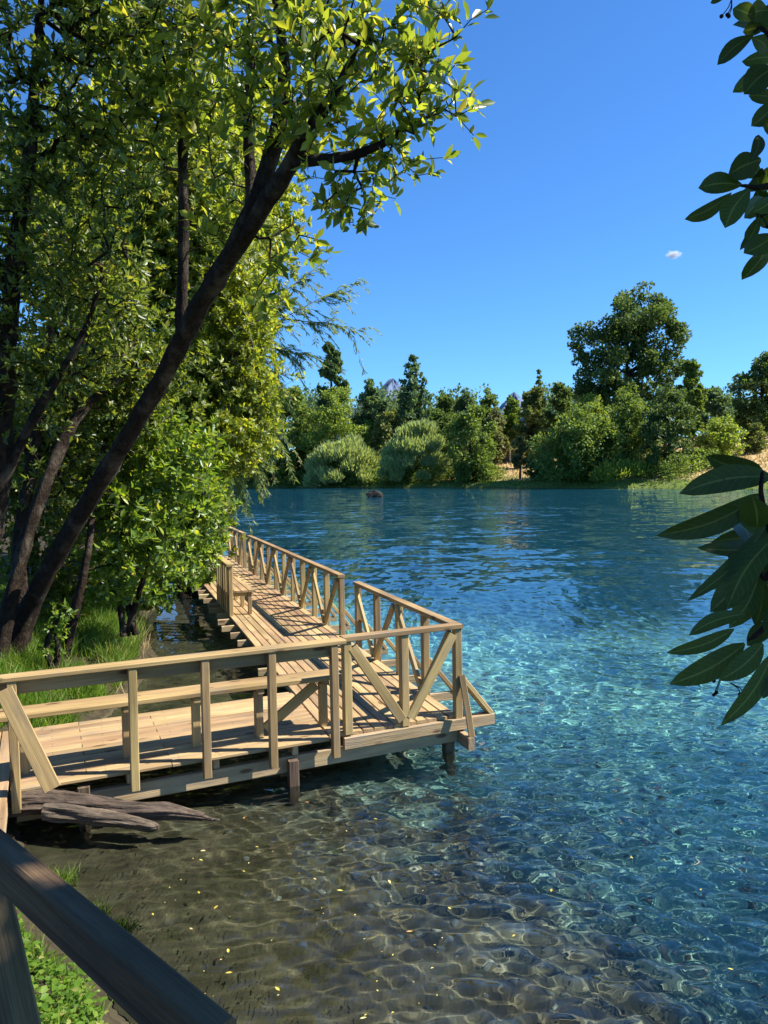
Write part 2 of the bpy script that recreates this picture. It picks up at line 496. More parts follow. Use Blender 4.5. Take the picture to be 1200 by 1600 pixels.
# --- decks
deck = empty('boardwalk', pa(6, -.7, 0), 'long pine boardwalk running out over the water, boards laid lengthwise', 'boardwalk')
NL = -1.405
END = 17.05
joints = [[3.4, 6.7, 10.0, 13.4], [1.8, 5.2, 8.5, 11.9, 15.2]]
for i in range(12):
    n = NL + (BW + BG) * (i + .5)
    t0 = .0826 * n - .01
    cuts = [t0] + joints[i % 2] + [END]
    for k in range(len(cuts) - 1):
        z = DZ - BT / 2 + jit(.0018)
        beam('deck_board', pa(cuts[k] + .003, n + jit(.001), z), pa(cuts[k + 1] - .003, n + jit(.001), z + jit(.001)), BW, BT, M_DECK, deck)
ndeck = empty('boardwalk', pb(2.8, .8, 0), 'short pine walkway in front, with a bench along its near railing', 'boardwalk')
for i in range(14):
    m = -.075 + (BW + BG) * (i + .5)
    s0 = (1.405 - .0823 * m) / .9966 + .012
    cuts = [s0, [2.9, 3.6][i % 2], 4.19]
    for k in range(2):
        z = DZ - BT / 2 + jit(.0018)
        beam('deck_board', pb(cuts[k] + .003, m, z), pb(cuts[k + 1] - .003, m, z + jit(.001)), BW, BT, M_DECK, ndeck)
ldeck = empty('boardwalk', pb(4.9, -.6, 0), 'end of a pine landing at the left edge, boards pointing towards the viewer', 'boardwalk')
for i in range(12):
    s = 4.20 + (BW + BG) * (i + .5)
    z = DZ - BT / 2 + jit(.0018)
    beam('deck_board', pb(s, -2.2, z), pb(s, 1.6, z + jit(.001)), BW, BT, M_DECK, ldeck)
beam('edge_beam', pb(4.23, -2.2, DZ - .09), pb(4.23, -.11, DZ - .09), .05, .11, M_BEAM, ldeck)
for m in (-1.9, -.9):
    p = pb(4.9, m, 0)
    beam('joist', pb(4.2, m, DZ - .09), pb(5.6, m, DZ - .09), .05, .10, M_BEAM, ldeck)
    beam('pile', (p[0], p[1], tz(p[0], p[1]) - .15), (p[0], p[1], DZ - .14), .09, .09, M_BEAM, ldeck, up=A)

# --- under the long arm: joists that stick out on the left, outriggers on the right, piles, long bearers
def pile(parent, p, top, w=.1):
    return beam('pile', (p[0], p[1], tz(p[0], p[1]) - .2), (p[0], p[1], top), w, w, M_PILE, parent, up=tuple(A), receiver=True)
RS = [(0.0, 3.43, 4), (4.314, 12.99, 10), (13.83, 16.79, 4)]
for k in range(27):
    t = .35 + k * .625
    beam('joist', pa(t, NL - .20 + jit(.05), DZ - BT - .055), pa(t, -.04, DZ - BT - .055), .055, .10, M_BEAM, deck, receiver=True)
for n in (-1.2, -.2):
    for t0, t1 in ((-.0, 5.6), (5.62, 11.2), (11.22, 17.0)):
        beam('bearer', pa(t0, n, DZ - BT - .115 - .075), pa(t1, n, DZ - BT - .115 - .075), .07, .15, M_BEAM, deck, receiver=True)
    for t in (2.2, 4.4, 6.6, 8.8, 11, 13.2, 15.4, 16.9):
        pile(deck, pa(t, n, 0), DZ - BT - .27)
pile(deck, pa(.08, -.06, 0), DZ - BT - .12, .105)
# fascia along the front of the corner platform
beam('fascia_beam', pb(-.43, -.035, DZ - BT - .060), pb(1.27, -.035, DZ - BT - .060), .055, .118, M_BEAM, deck)
beam('joist', pa(-.275, .045, DZ - .235), pa(.9, .045, DZ - .235), .07, .13, M_BEAM, deck)
# lower bearer and piles of the near arm
beam('bearer', pb(-.02, .040, DZ - .212), pb(4.15, .040, DZ - .232), .07, .15, M_BEAM, ndeck, receiver=True)
beam('bearer', pb(1.5, 1.35, DZ - .26), pb(4.15, 1.35, DZ - .26), .07, .15, M_BEAM, ndeck, receiver=True)
for s in (1.75, 2.5, 3.25, 4.0):
    beam('joist', pb(s, .0, DZ - BT - .055), pb(s, 1.66, DZ - BT - .055), .055, .10, M_BEAM, ndeck)
for s, m, top in ((1.79, -.045, .24), (3.63, -.045, .325), (2.6, 1.45, .2), (4.0, 1.45, .2), (4.0, .30, .2)):
    pile(ndeck, pb(s, m, 0), top, .095)

# --- railings
RH = .95
def bolt(p, nrm, parent):
    return None
def railing_A(t0, t1, bays, label):
    r = empty('railing', pa((t0 + t1) / 2, .015, DZ), label, 'railing', 'railings on the river side of the long boardwalk')
    step = (t1 - t0) / bays
    for k in range(bays + 1):
        t = t0 + k * step
        ends = k in (0, bays)
        beam('post', pa(t + jit(.006), .015 + jit(.004), DZ - .10), pa(t + jit(.006), .015 + jit(.004), DZ + RH - .048), .08, .085, M_RAIL, r, up=tuple(A))
        # outrigger joist and its strut
        tt = t + (.075 if k < bays else -.075)
        beam('outrigger', pa(tt, -.6, DZ - .092), pa(tt, .43, DZ - .092), .05, .10, M_BEAM, r)
        beam('strut', pa(tt, .035, DZ + .42), pa(tt, .40, DZ - .04), .05, .065, M_RAIL, r, up=tuple(A))
        if k % 2 == 1:                          # two braces meet at the foot of every second post
            for sg in (-1, 1):
                beam('brace', pa(t + sg * .035, -.035, DZ + .05), pa(t + sg * (step - .06), -.035, DZ + RH - .09), .04, .09, M_RAIL, r, up=tuple(np.cross(NA, A * sg + np.array([0, 0, .9]))))
    beam('handrail', pa(t0 - .05, .012, DZ + RH - .021), pa(t1 + .05, .012, DZ + RH - .024), .115, .048, M_RAIL, r)
    return r
r1 = railing_A(*RS[0], 'pine railing nearest the outer corner, four bays between corner and first gap')
railing_A(*RS[1], 'longest pine railing with zigzag braces, between the two gaps')
railing_A(*RS[2], 'farthest pine railing section by the boardwalk end, near the leaves')
# extra bracing at the outer corner
beam('strut', pb(-.055, -.01, DZ + .40), pb(-.40, -.03, DZ - .03), .05, .06, M_RAIL, r1, up=tuple(MB))
beam('strut', pa(-.055, .045, DZ + .42), pa(-.235, .065, DZ - .17), .05, .065, M_RAIL, r1, up=(1, 0, 0))
# across the far end
re_ = empty('railing', pa(16.85, -.8, DZ), 'cross railing closing the far end of the boardwalk', 'railing')
for n in (-.75, -1.5, -2.2):
    beam('post', pa(16.85, n, DZ - .1), pa(16.85, n, DZ + RH - .04), .075, .075, M_RAIL, re_, up=tuple(A))
beam('handrail', pa(16.84, -.07, DZ + RH - .019), pa(16.84, -2.3, DZ + RH - .019), .14, .04, M_RAIL, re_)
beam('middle_rail', pa(16.82, -.05, DZ + .52), pa(16.82, -2.3, DZ + .52), .05, .07, M_RAIL, re_)
# front of the corner platform
rf = empty('railing', pb(.61, 0, DZ), 'pine railing panel with a wide V brace facing the viewer', 'railing')
beam('post', pb(1.215, -.005, DZ - .01), pb(1.215, -.005, DZ + RH - .05), .082, .082, M_RAIL, rf, up=tuple(B))
beam('post', pb(.60, -.005, DZ - .02), pb(.60, -.005, DZ + RH - .05), .082, .082, M_RAIL, rf, up=tuple(B))
beam('handrail', pb(-.045, -.005, DZ + RH - .018), pb(1.26, -.005, DZ + RH - .022), .11, .052, M_RAIL, rf)
beam('brace', pb(1.16, -.03, DZ + RH - .11), pb(.64, -.03, DZ + .05), .04, .10, M_RAIL, rf, up=tuple(np.cross(MB, B * .55 + np.array([0, 0, .85]))))
beam('brace', pb(.045, -.03, DZ + RH - .09), pb(.55, -.03, DZ + .05), .04, .10, M_RAIL, rf, up=tuple(np.cross(MB, -B * .55 + np.array([0, 0, .85]))))
# near arm: flat-topped railing along the bench
rn = empty('railing', pb(2.8, -.1, DZ), 'pine railing with a flat board top along the near side of the bench', 'railing')
for s in (1.39, 2.0, 2.60, 3.22, 4.14):
    beam('post', pb(s + jit(.006), -.115 + jit(.004), DZ - .17 + jit(.015)), pb(s + jit(.006), -.115, DZ + RH - .045), .072, .072, M_RAIL, rn, up=tuple(B))
beam('handrail', pb(1.27, -.085, DZ + RH - .022), pb(4.75, -.085, DZ + RH - .022), .15, .040, M_RAIL, rn)
beam('rail_apron', pb(1.33, -.055, DZ + RH - .105), pb(4.75, -.055, DZ + RH - .105), .035, .12, M_RAIL, rn)
pl0, pl1 = at(6, 1078, 6.0), at(82, 1232, 6.05)
beam('brace_plank', pl0, pl1, .035, .13, M_RAIL, rn, up=tuple(np.cross(MB, pl1 - pl0)))

# --- benches
b1 = empty('bench', pb(2.8, .5, DZ), 'long low pine bench behind the near railing', 'bench')
for i in range(2):
    beam('seat_board', pb(1.20, .235 + i * .145, DZ + .508), pb(4.45, .235 + i * .145, DZ + .523), .14, .045, M_RAIL, b1)
for s in (1.36, 2.02, 2.62, 3.24, 4.08):
    beam('leg', pb(s, .30, DZ), pb(s, .30, DZ + .44), .085, .075, M_RAIL, b1, up=tuple(B))
    beam('seat_bearer', pb(s, .18, DZ + .462), pb(s, .44, DZ + .462), .06, .045, M_RAIL, b1)
beam('brace', pb(1.42, .33, DZ + .42), pb(1.95, .33, DZ + .05), .04, .10, M_RAIL, b1)
b2 = empty('bench', pa(7.6, -1.2, DZ), 'pine bench with a slatted back on the left side of the long boardwalk', 'bench')
for i in range(3):
    beam('seat_board', pa(6.66, -1.25 + i * .128, DZ + .43), pa(8.5, -1.25 + i * .128, DZ + .43), .120, .036, M_DECK, b2)
for t in (6.72, 7.58, 8.44):
    beam('leg', pa(t, -1.03, DZ), pa(t, -1.03, DZ + .41), .07, .07, M_RAIL, b2, up=tuple(A))
    beam('back_post', pa(t, -1.37, DZ - .05), pa(t, -1.37, DZ + .90), .075, .11, M_RAIL, b2, up=tuple(A))
    beam('seat_bearer', pa(t + .055, -1.36, DZ + .37), pa(t + .055, -.98, DZ + .37), .04, .08, M_RAIL, b2)
for k in range(5):
    t = 6.95 + k * .30
    beam('back_slat', pa(t, -1.385, DZ - .02), pa(t, -1.385, DZ + .885), .03, .10, M_RAIL, b2, up=tuple(A))
beam('back_rail', pa(6.60, -1.38, DZ + .92), pa(8.56, -1.38, DZ + .92), .13, .038, M_RAIL, b2)

# --- weathered handrail of the viewer's own platform
zr = 2.30
q0, q1 = onz(0, 1290, zr), onz(368, 1585, zr)
e0, e1 = onz(0, 1338, zr), onz(287, 1600, zr)
dr = unit(q1 - q0)
nr = np.cross(dr, (0, 0, 1))
if nr[1] > 0: nr = -nr
wr = float(abs(np.dot(e1 - q0, nr))) * .85
lr = empty('railing', (q0[0] - .5, q0[1] + .4, tz(q0[0], q0[1])), 'dark weathered grey handrail in the shade at the lower left corner', 'railing')
mid0 = q0 - dr * 1.4 + nr * wr / 2; mid1 = q1 + nr * wr / 2
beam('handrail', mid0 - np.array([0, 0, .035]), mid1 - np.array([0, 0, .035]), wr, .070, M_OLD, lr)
f0 = q0 + nr * (wr / 2 - .01) + dr * -.06 - np.array([0, 0, .10])
g0 = f0 + dr * .42 - np.array([0, 0, .75])
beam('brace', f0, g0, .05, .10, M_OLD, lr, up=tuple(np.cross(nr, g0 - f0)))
pp = mid0 + dr * .75
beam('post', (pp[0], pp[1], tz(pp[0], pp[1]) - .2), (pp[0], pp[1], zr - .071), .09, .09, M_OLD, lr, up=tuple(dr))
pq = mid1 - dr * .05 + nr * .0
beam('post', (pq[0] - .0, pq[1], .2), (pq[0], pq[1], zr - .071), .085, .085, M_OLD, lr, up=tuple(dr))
print('rail width', wr, q0, q1)
plat = empty('platform', (.0, .0, 1.3), 'weathered plank platform under the viewer', 'platform')
for i in range(14):
    beam('plank', (-1.3, -1.35 + i * .15, 1.28), (1.2, -1.35 + i * .15, 1.28), .14, .04, M_OLD, plat)
for x in (-1.1, 1.0):
    for y in (-1.2, .55):
        beam('pile', (x, y, min(tz(x, y), 0) - .4), (x, y, 1.26), .12, .12, M_OLD, plat, receiver=True)

# ------------------------------------------------------------------ plant tools
def _tri(l): return np.array(l, np.int32)
# leaf templates: u along the leaf, v across, w along the normal
T_BIG = (np.array([(0, 0, 0), (.28, .36, .05), (.62, .46, .03), (1, 0, -.10), (.62, -.46, .03), (.28, -.36, .05), (.30, 0, -.01), (.64, 0, -.05)]),
         _tri([(0, 6, 1), (0, 5, 6), (1, 6, 7), (1, 7, 2), (6, 5, 4), (6, 4, 7), (2, 7, 3), (7, 4, 3)]))
T_MID = (np.array([(0, 0, 0), (.5, .5, .07), (1, 0, -.08), (.5, -.5, .07), (.5, 0, -.03)]), _tri([(0, 4, 1), (1, 4, 2), (0, 3, 4), (4, 3, 2)]))
T_SML = (np.array([(0, 0, 0), (.45, .5, .06), (1, 0, 0), (.45, -.5, .06)]), _tri([(0, 2, 1), (0, 3, 2)]))
T_BLD = (np.array([(0, .5, 0), (0, -.5, 0), (.55, .38, .10), (.55, -.38, .10), (1, 0, -.12)]), _tri([(0, 1, 3), (0, 3, 2), (2, 3, 4)]))
class Leaves:
    def __init__(s): s.V, s.T, s.R, s.n = [], [], [], 0
    def add(s, tpl, P, D, N, S, W, rng, R=None):
        P = np.asarray(P, float)
        if len(P) == 0: return
        x = unit(D); y = unit(np.cross(N, x)); z = np.cross(x, y)
        t, f = tpl
        S = np.broadcast_to(S, (len(P),)); W = np.broadcast_to(W, (len(P),))
        V = P[:, None] + S[:, None, None] * (t[None, :, 0:1] * x[:, None] + (W[:, None, None] * t[None, :, 1:2]) * y[:, None] + t[None, :, 2:3] * z[:, None])
        k = len(t)
        s.V.append(V.reshape(-1, 3))
        s.T.append((f[None] + (np.arange(len(P)) * k)[:, None, None] + s.n).reshape(-1, 3))
        R = rng.random(len(P)) if R is None else R
        s.R.append(np.repeat(R, k)); s.n += len(P) * k
    def build(s, name, mat, parent=None, kind=None, smooth=False):
        o0 = np.array(parent.location) if parent is not None else 0
        me = mesh_np(name, np.concatenate(s.V) - o0, np.concatenate(s.T), np.concatenate(s.R), smooth)
        return obj(name, me, mat, parent, kind=kind)
def tube_edges(P0, P1, R0, R1, sides):
    d = unit(P1 - P0)
    ref = np.where(np.abs(d[:, 2:3]) > .9, np.array([[1., 0, 0]]), np.array([[0, 0, 1.]]))
    x = unit(np.cross(d, ref)); y = np.cross(d, x)
    an = np.arange(sides) * 2 * math.pi / sides
    ring = np.cos(an)[None, :, None] * x[:, None] + np.sin(an)[None, :, None] * y[:, None]
    V = np.concatenate([P0[:, None] + ring * R0[:, None, None], P1[:, None] + ring * R1[:, None, None]], 1).reshape(-1, 3)
    b = (np.arange(len(P0)) * 2 * sides)[:, None]
    i = np.arange(sides)[None]; j = (i + 1) % sides
    Q = np.stack([b + i, b + j, b + sides + j, b + sides + i], -1).reshape(-1, 4)
    return V, Q
def smooth_path(pts, n):
    pts = np.asarray(pts, float)
    p = np.vstack([2 * pts[0] - pts[1], pts, 2 * pts[-1] - pts[-2]])
    out = []
    m = len(pts) - 1
    for q in np.linspace(0, m - 1e-6, n):
        i = int(q); t = q - i
        a, b, c, d = p[i], p[i + 1], p[i + 2], p[i + 3]
        out.append(.5 * (2 * b + (c - a) * t + (2 * a - 5 * b + 4 * c - d) * t * t + (3 * b - a - 3 * c + d) * t ** 3))
    return np.array(out)
def sweep(pts, radii, n, sides, rng, rough=.12, close=True):
    """a tapering limb with an uneven surface; radii per control point"""
    P = smooth_path(pts, n)
    r = np.interp(np.linspace(0, 1, n), np.linspace(0, 1, len(radii)), radii)
    d = unit(np.gradient(P, axis=0))
    x = unit(np.cross(d, np.array([.31, .87, .2]))); y = np.cross(d, x)
    an = np.arange(sides) * 2 * math.pi / sides
    wob = rng.normal(0, rough, (n, sides))
    wob = (wob + np.roll(wob, 1, 0) + np.roll(wob, 1, 1)) / 1.7
    rib = .10 * np.sin(an * 3 + 1)[None] * np.linspace(1, .3, n)[:, None]
    rr = r[:, None] * (1 + wob + rib)
    V = (P[:, None] + rr[..., None] * (np.cos(an)[None, :, None] * x[:, None] + np.sin(an)[None, :, None] * y[:, None])).reshape(-1, 3)
    i = np.arange(n - 1)[:, None] * sides + np.arange(sides)[None]
    j = np.arange(n - 1)[:, None] * sides + (np.arange(sides)[None] + 1) % sides
    Q = np.stack([i, j, j + sides, i + sides], -1).reshape(-1, 4)
    if close:                                   # closed tip
        V = np.vstack([V, P[-1] + d[-1] * r[-1]])
        k = len(V) - 1; b = (n - 1) * sides
        cap = np.array([(b + s_, b + (s_ + 1) % sides, k, k) for s_ in range(sides)])
        Q = np.vstack([Q, cap])
    return V, Q, P, r
def poly_mesh(name, parts):
    """parts: list of (V, Q) with quads (a repeated last index marks a triangle)"""
    V, F, n = [], [], 0
    for v, q in parts:
        V.append(v)
        for a in (q + n).tolist():
            F.append(a[:3] if a[2] == a[3] else a)
        n += len(v)
    me = bpy.data.meshes.new(name)
    me.from_pydata(np.concatenate(V).tolist(), [], F)
    me.polygons.foreach_set('use_smooth', np.ones(len(me.polygons), dtype=bool))
    me.update()
    return me
def blob_points(blobs, n, rng, hollow=.35):
    """points spread through a union of ellipsoids (centre, radius or 3 radii, weight)"""
    w = np.array([b[2] if len(b) > 2 else np.prod(np.broadcast_to(b[1], 3)) ** .8 for b in blobs]); w = w / w.sum()
    idx = rng.choice(len(blobs), n, p=w)
    c = np.array([b[0] for b in blobs])[idx]; r = np.array([np.broadcast_to(b[1], 3) for b in blobs])[idx]
    d = unit(rng.normal(size=(n, 3)))
    return c + d * r * (rng.random((n, 1)) ** hollow) * (1 + .22 * np.abs(rng.normal(size=(n, 1)))) 
def grow(paths, attr, rng, step=.28, jit=.04, r0=.0035, ex=2.3):
    nodes, par, fixed = [], [], []
    for P, r in paths:
        for i in range(len(P)):
            nodes.append(P[i]); par.append(len(nodes) - 2 if i else -1); fixed.append(r[i])
    N = len(nodes)
    cap = N + len(attr) * 14
    arr = np.zeros((cap, 3)); arr[:N] = nodes
    par = par + [0] * 0
    d0 = np.array([np.min(np.linalg.norm(arr[:N] - a, axis=1)) for a in attr])
    tips = []
    for ai in np.argsort(d0):
        a = attr[ai]
        dd = np.linalg.norm(arr[:N] - a, axis=1) + .35 * np.maximum(arr[:N, 2] - a[2], 0)
        b = int(np.argmin(dd))
        v = a - arr[b]; L = np.linalg.norm(v)
        k = max(1, int(L / step)); k = min(k, 12)
        bow = rng.normal(0, .10 * L, 3); bow[2] -= .06 * L
        prev = b
        for q in range(1, k + 1):
            f = q / k
            p = arr[b] + v * f + bow * math.sin(math.pi * f) + (rng.normal(0, jit, 3) if q < k else 0)
            if N >= cap: break
            arr[N] = p; par.append(prev); fixed.append(0.0); prev = N; N += 1
        tips.append(prev)
    P = arr[:N]; par = np.array(par); fixed = np.array(fixed)
    acc = np.zeros(N); acc[tips] += r0 ** ex
    for i in range(N - 1, -1, -1):
        if acc[i] == 0: acc[i] = r0 ** ex * .6
        if par[i] >= 0: acc[par[i]] += acc[i]
    r = acc ** (1 / ex)
    e = np.array([i for i in range(N) if par[i] >= 0 and fixed[i] == 0])
    rp = np.where(fixed[par[e]] > 0, np.minimum(r[e] * 1.25, fixed[par[e]]), np.minimum(r[par[e]], r[e] * 1.6))
    tipd = unit(P[tips] - P[par[tips]])
    parts = []
    big = r[e] > .012
    for sel, sd in ((big, 6), (~big, 3)):
        if sel.any(): parts.append(tube_edges(P[par[e[sel]]], P[e[sel]], rp[sel], r[e[sel]], sd))
    return P[tips], tipd, parts, (P, par, r)
def rosettes(lv, tpl, tips, tipd, rng, per, size, width, spread=.9, up=.35, ret=False):
    """whorls of leaves at the twig ends"""
    n = len(tips)
    k = rng.integers(per[0], per[1] + 1, n)
    idx = np.repeat(np.arange(n), k)
    j = np.concatenate([np.arange(q) for q in k])
    d = unit(tipd[idx] + np.array([0, 0, up]))
    ref = unit(np.cross(d, np.array([.3, .8, .52]))); bi = np.cross(d, ref)
    az = j * 2.399 + rng.random(n)[idx] * 6.28 + rng.normal(0, .25, len(idx))
    side = ref * np.cos(az)[:, None] + bi * np.sin(az)[:, None]
    tilt = spread * (.65 + .5 * rng.random(len(idx)))
    D = unit(d * np.cos(tilt)[:, None] + side * np.sin(tilt)[:, None] + rng.normal(0, .16, (len(idx), 3)))
    Nn = unit(d - D * np.sum(d * D, 1)[:, None] + rng.normal(0, .25, (len(idx), 3)))
    P = tips[idx] - d * (j * .010)[:, None] + rng.normal(0, .012, (len(idx), 3))
    S = rng.uniform(size[0], size[1], len(idx)); W = rng.uniform(width[0], width[1], len(idx)) * 1.0
    if ret: return P, D, Nn, S, W
    lv.add(tpl, P, D, Nn, S, W, rng)
def leaf_objects(name, tpl, P, D, Nn, S, W, mat, parent, rng, base):
    """single leaves as parts of their own, sharing one mesh"""
    t, f = tpl
    me = mesh_np('leaf', t * np.array([1, .42, 1]), f, None, True)
    me.materials.append(mat)
    base = np.array(base, float)
    x = unit(D); y = unit(np.cross(Nn, x)); z = np.cross(x, y)
    for i in range(len(P)):
        o = bpy.data.objects.new(name, me); ROOT.link(o); o.parent = parent
        a, b, c, p, s, w = x[i], y[i], z[i], P[i] - base, S[i], W[i] / .42
        o.matrix_basis = Matrix(((a[0] * s, b[0] * s * w, c[0] * s, p[0]), (a[1] * s, b[1] * s * w, c[1] * s, p[1]), (a[2] * s, b[2] * s * w, c[2] * s, p[2]), (0, 0, 0, 1)))
def in_frame(P):
    q = P - CAM; d = q @ CF
    px = 600 + FPX * (q @ CX) / np.maximum(d, .01); py = 800 - FPX * (q @ CU) / np.maximum(d, .01)
    return (d > .1) & (px > 0) & (px < 1200) & (py > 0) & (py < 1600), px, py, d
def near_tree(name, label, base, trunks, blobs, nclust, tpl, mat, per, size, width, seed, bark=None, singles=0, pick=None, group=None, cat='tree', hollow=.35, spread=.9, up=.35, r0=.0035, twigmat=None, step=.28):
    rng = np.random.default_rng(seed)
    bark = bark or M_BARK
    t = empty(name, base, label, cat, group)
    paths = []
    for pts, radii in trunks:
        L = np.linalg.norm(np.diff(np.asarray(pts), axis=0), axis=1).sum()
        V, Q, P, r = sweep(pts, radii, max(8, int(L / .16)), 14, rng)
        obj('trunk', poly_mesh('trunk', [(V - np.array(base), Q)]), bark, t)
        paths.append((P[len(P) // 6:], r[len(P) // 6:]))
    attr = blob_points(blobs, nclust, rng, hollow)
    tips, tipd, parts, _ = grow(paths, attr, rng, r0=r0, step=step)
    obj('branches', poly_mesh('branches', [(v - np.array(base), q) for v, q in parts]), twigmat or bark, t)['kind'] = 'stuff'
    P, D, Nn, S, W = rosettes(None, tpl, tips, tipd, rng, per, size, width, spread, up, ret=True)
    keep = np.ones(len(P), bool)
    if singles:
        ok, px, py, d = in_frame(P)
        score = S / np.maximum(d, .3) + (pick(px, py) if pick else 0)
        score = np.where(ok, score, -1)
        sel = np.argsort(-score)[:singles]
        keep[sel] = False
    lv = Leaves()
    lv.add(tpl, P[keep], D[keep], Nn[keep], S[keep], W[keep], rng)
    crown = lv.build('crown', mat, t, 'stuff')
    if singles: leaf_objects('leaf', tpl, P[sel], D[sel], Nn[sel], S[sel], W[sel], mat, crown, rng, base)
    return t
def B_(px, py, y, r, w=None):
    r = np.broadcast_to(r, 3) if np.ndim(r) == 0 else np.array(r)
    return (at(px, py, y), r) if w is None else (at(px, py, y), r, w)

# ------------------------------------------------------------------ trees on the near left bank
# the big leaning tree
tp = [at(8, 1010, 9.6), at(45, 950, 9.5), at(95, 862, 9.2), at(150, 765, 8.8), at(212, 660, 8.3), at(262, 575, 7.9), at(300, 500, 7.5), at(345, 425, 7.1), at(398, 345, 6.7), at(440, 280, 6.4), at(478, 215, 6.2), at(520, 150, 6.0), at(560, 70, 5.9)]
tr2 = [at(350, 420, 7.1), at(372, 372, 6.85), at(405, 300, 6.7), at(432, 215, 6.6), at(445, 120, 6.6), at(436, 30, 6.7), at(420, -60, 6.8)]
tr3 = [at(285, 530, 7.7), at(284, 460, 7.7), at(288, 360, 7.7), at(286, 240, 7.6), at(300, 120, 7.6), at(296, 20, 7.6)]
tr4 = [at(385, 365, 6.8), at(392, 290, 6.9), at(386, 190, 6.9), at(392, 80, 6.9), at(388, -40, 6.9)]
tr5 = [at(455, 255, 6.35), at(510, 250, 6.1), at(580, 235, 6.0), at(640, 195, 5.9), at(690, 175, 5.9)]
base = np.array([tp[0][0], tp[0][1], tp[0][2] - .3]); tp[0] = base
blobs = [B_(610, 110, 5.9, (.62, .5, .45)), B_(655, 60, 5.8, (.38, .4, .35)), B_(680, 160, 5.8, (.32, .3, .25)), B_(560, 215, 6.1, (.5, .4, .30)), B_(630, 260, 5.9, (.30, .3, .18)),
         B_(540, 300, 6.2, (.35, .3, .18)), B_(500, 60, 6.2, (.6, .5, .5)), B_(410, 110, 6.6, (.6, .5, .7)), B_(430, -40, 6.5, (.9, .6, .5)), B_(300, 60, 7.2, (.8, .5, .7)), B_(290, 190, 7.3, (.6, .5, .5)),
         B_(455, 395, 6.8, (.26, .3, .20)), B_(420, 470, 7.0, (.20, .2, .16)), B_(350, 320, 7.2, (.35, .4, .35)), B_(230, 130, 7.4, (.7, .5, .7)), B_(565, 330, 6.1, (.16, .2, .12)), B_(480, 170, 6.3, (.4, .4, .4))]
lean = near_tree('leaning_tree', 'large leaning tree with glossy oval leaves, its dark trunk slanting up over the grass', base,
                 [(tp, (.20, .118, .106, .10, .094, .088, .084, .080, .07, .072, .055, .038, .016)), (tr2, (.08, .075, .065, .07, .05, .035, .015)), (tr3, (.07, .062, .055, .05, .035, .02)), (tr4, (.055, .05, .045, .03, .012)), (tr5, (.05, .042, .03, .02, .008))],
                 blobs, 1080, T_BIG, M_CANELO, (4, 8), (.06, .165), (.34, .46), 21, singles=300, pick=lambda px, py: .03 * (px > 380), hollow=.5, r0=.003)
# dark tree filling the upper left corner
base = np.array([at(-30, 1010, 8.6)[0], 8.6, .5])
tp = [base, at(-22, 900, 8.5), at(0, 760, 8.3), at(8, 600, 8.2), at(20, 420, 8.0), at(45, 250, 7.8), at(60, 60, 7.7), at(70, -80, 7.7)]
tq = [at(0, 760, 8.3), at(60, 640, 8.2), at(130, 520, 8.1), at(170, 400, 8.0)]
blobs = [B_(60, 120, 7.6, (.9, .6, .8)), B_(150, 60, 7.6, (.8, .5, .7)), B_(110, 290, 7.8, (.8, .6, .7)), B_(40, 420, 8.0, (.9, .6, .8)), B_(150, 450, 8.2, (.6, .5, .5)), B_(60, 580, 8.3, (.8, .6, .6)), B_(190, 230, 7.9, (.5, .5, .5)),
         B_(-80, 300, 7.8, (.8, .6, 1.2)), B_(200, -30, 7.4, (.9, .6, .5)), B_(170, 560, 8.6, (.4, .4, .4)), B_(60, -60, 7.5, (1.0, .6, .5))]
near_tree('evergreen_tree', 'dark leafed evergreen tree filling the upper left corner, upright stem at the edge', base, [(tp, (.14, .11, .10, .09, .08, .06, .04, .015)), (tq, (.06, .05, .03, .012))],
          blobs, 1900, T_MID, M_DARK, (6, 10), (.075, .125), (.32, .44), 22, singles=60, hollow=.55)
# shaded stems behind it
st_sets = [([at(40, 1000, 9.9), at(30, 860, 9.9), at(55, 700, 9.8), at(70, 560, 9.6), at(110, 400, 9.5)], (.10, .08, .07, .06, .03), 'dark upright stem just left of the leaning trunk'),
           ([at(-10, 1010, 9.2), at(25, 900, 9.3), at(70, 760, 9.5), at(130, 640, 9.8), at(230, 560, 10.2)], (.11, .085, .075, .06, .03), 'dark slanting stem crossing low behind the leaning trunk'),
           ([at(95, 960, 10.2), at(130, 900, 10.2), at(142, 830, 10.3), at(150, 740, 10.5), at(190, 620, 10.7)], (.07, .055, .045, .04, .02), 'thin crooked stem right of the leaning trunk base')]
for i, (pts, rr, lab) in enumerate(st_sets):
    g0 = pts[0].copy(); g0[2] = min(g0[2], tz(g0[0], g0[1]) - .1); pts = [g0] + pts[1:]
    top = pts[-1]
    bl = [(pts[2] + np.array([-.1, .5, .2]), (.7, .5, .6)), (pts[3] + np.array([-.2, .4, .1]), (.7, .5, .6)), (top, (.8, .6, .6)), ((pts[-2] + top) / 2 + np.array([.2, .3, .2]), (.7, .6, .5)), (top + np.array([-.6, .3, .7]), (.8, .6, .6))]
    near_tree('understory_tree', lab, g0, [(pts, rr)], bl, 800, T_MID, M_DARK, (6, 9), (.08, .12), (.34, .44), 40 + i, hollow=.6, group='shaded trees behind the leaning tree')
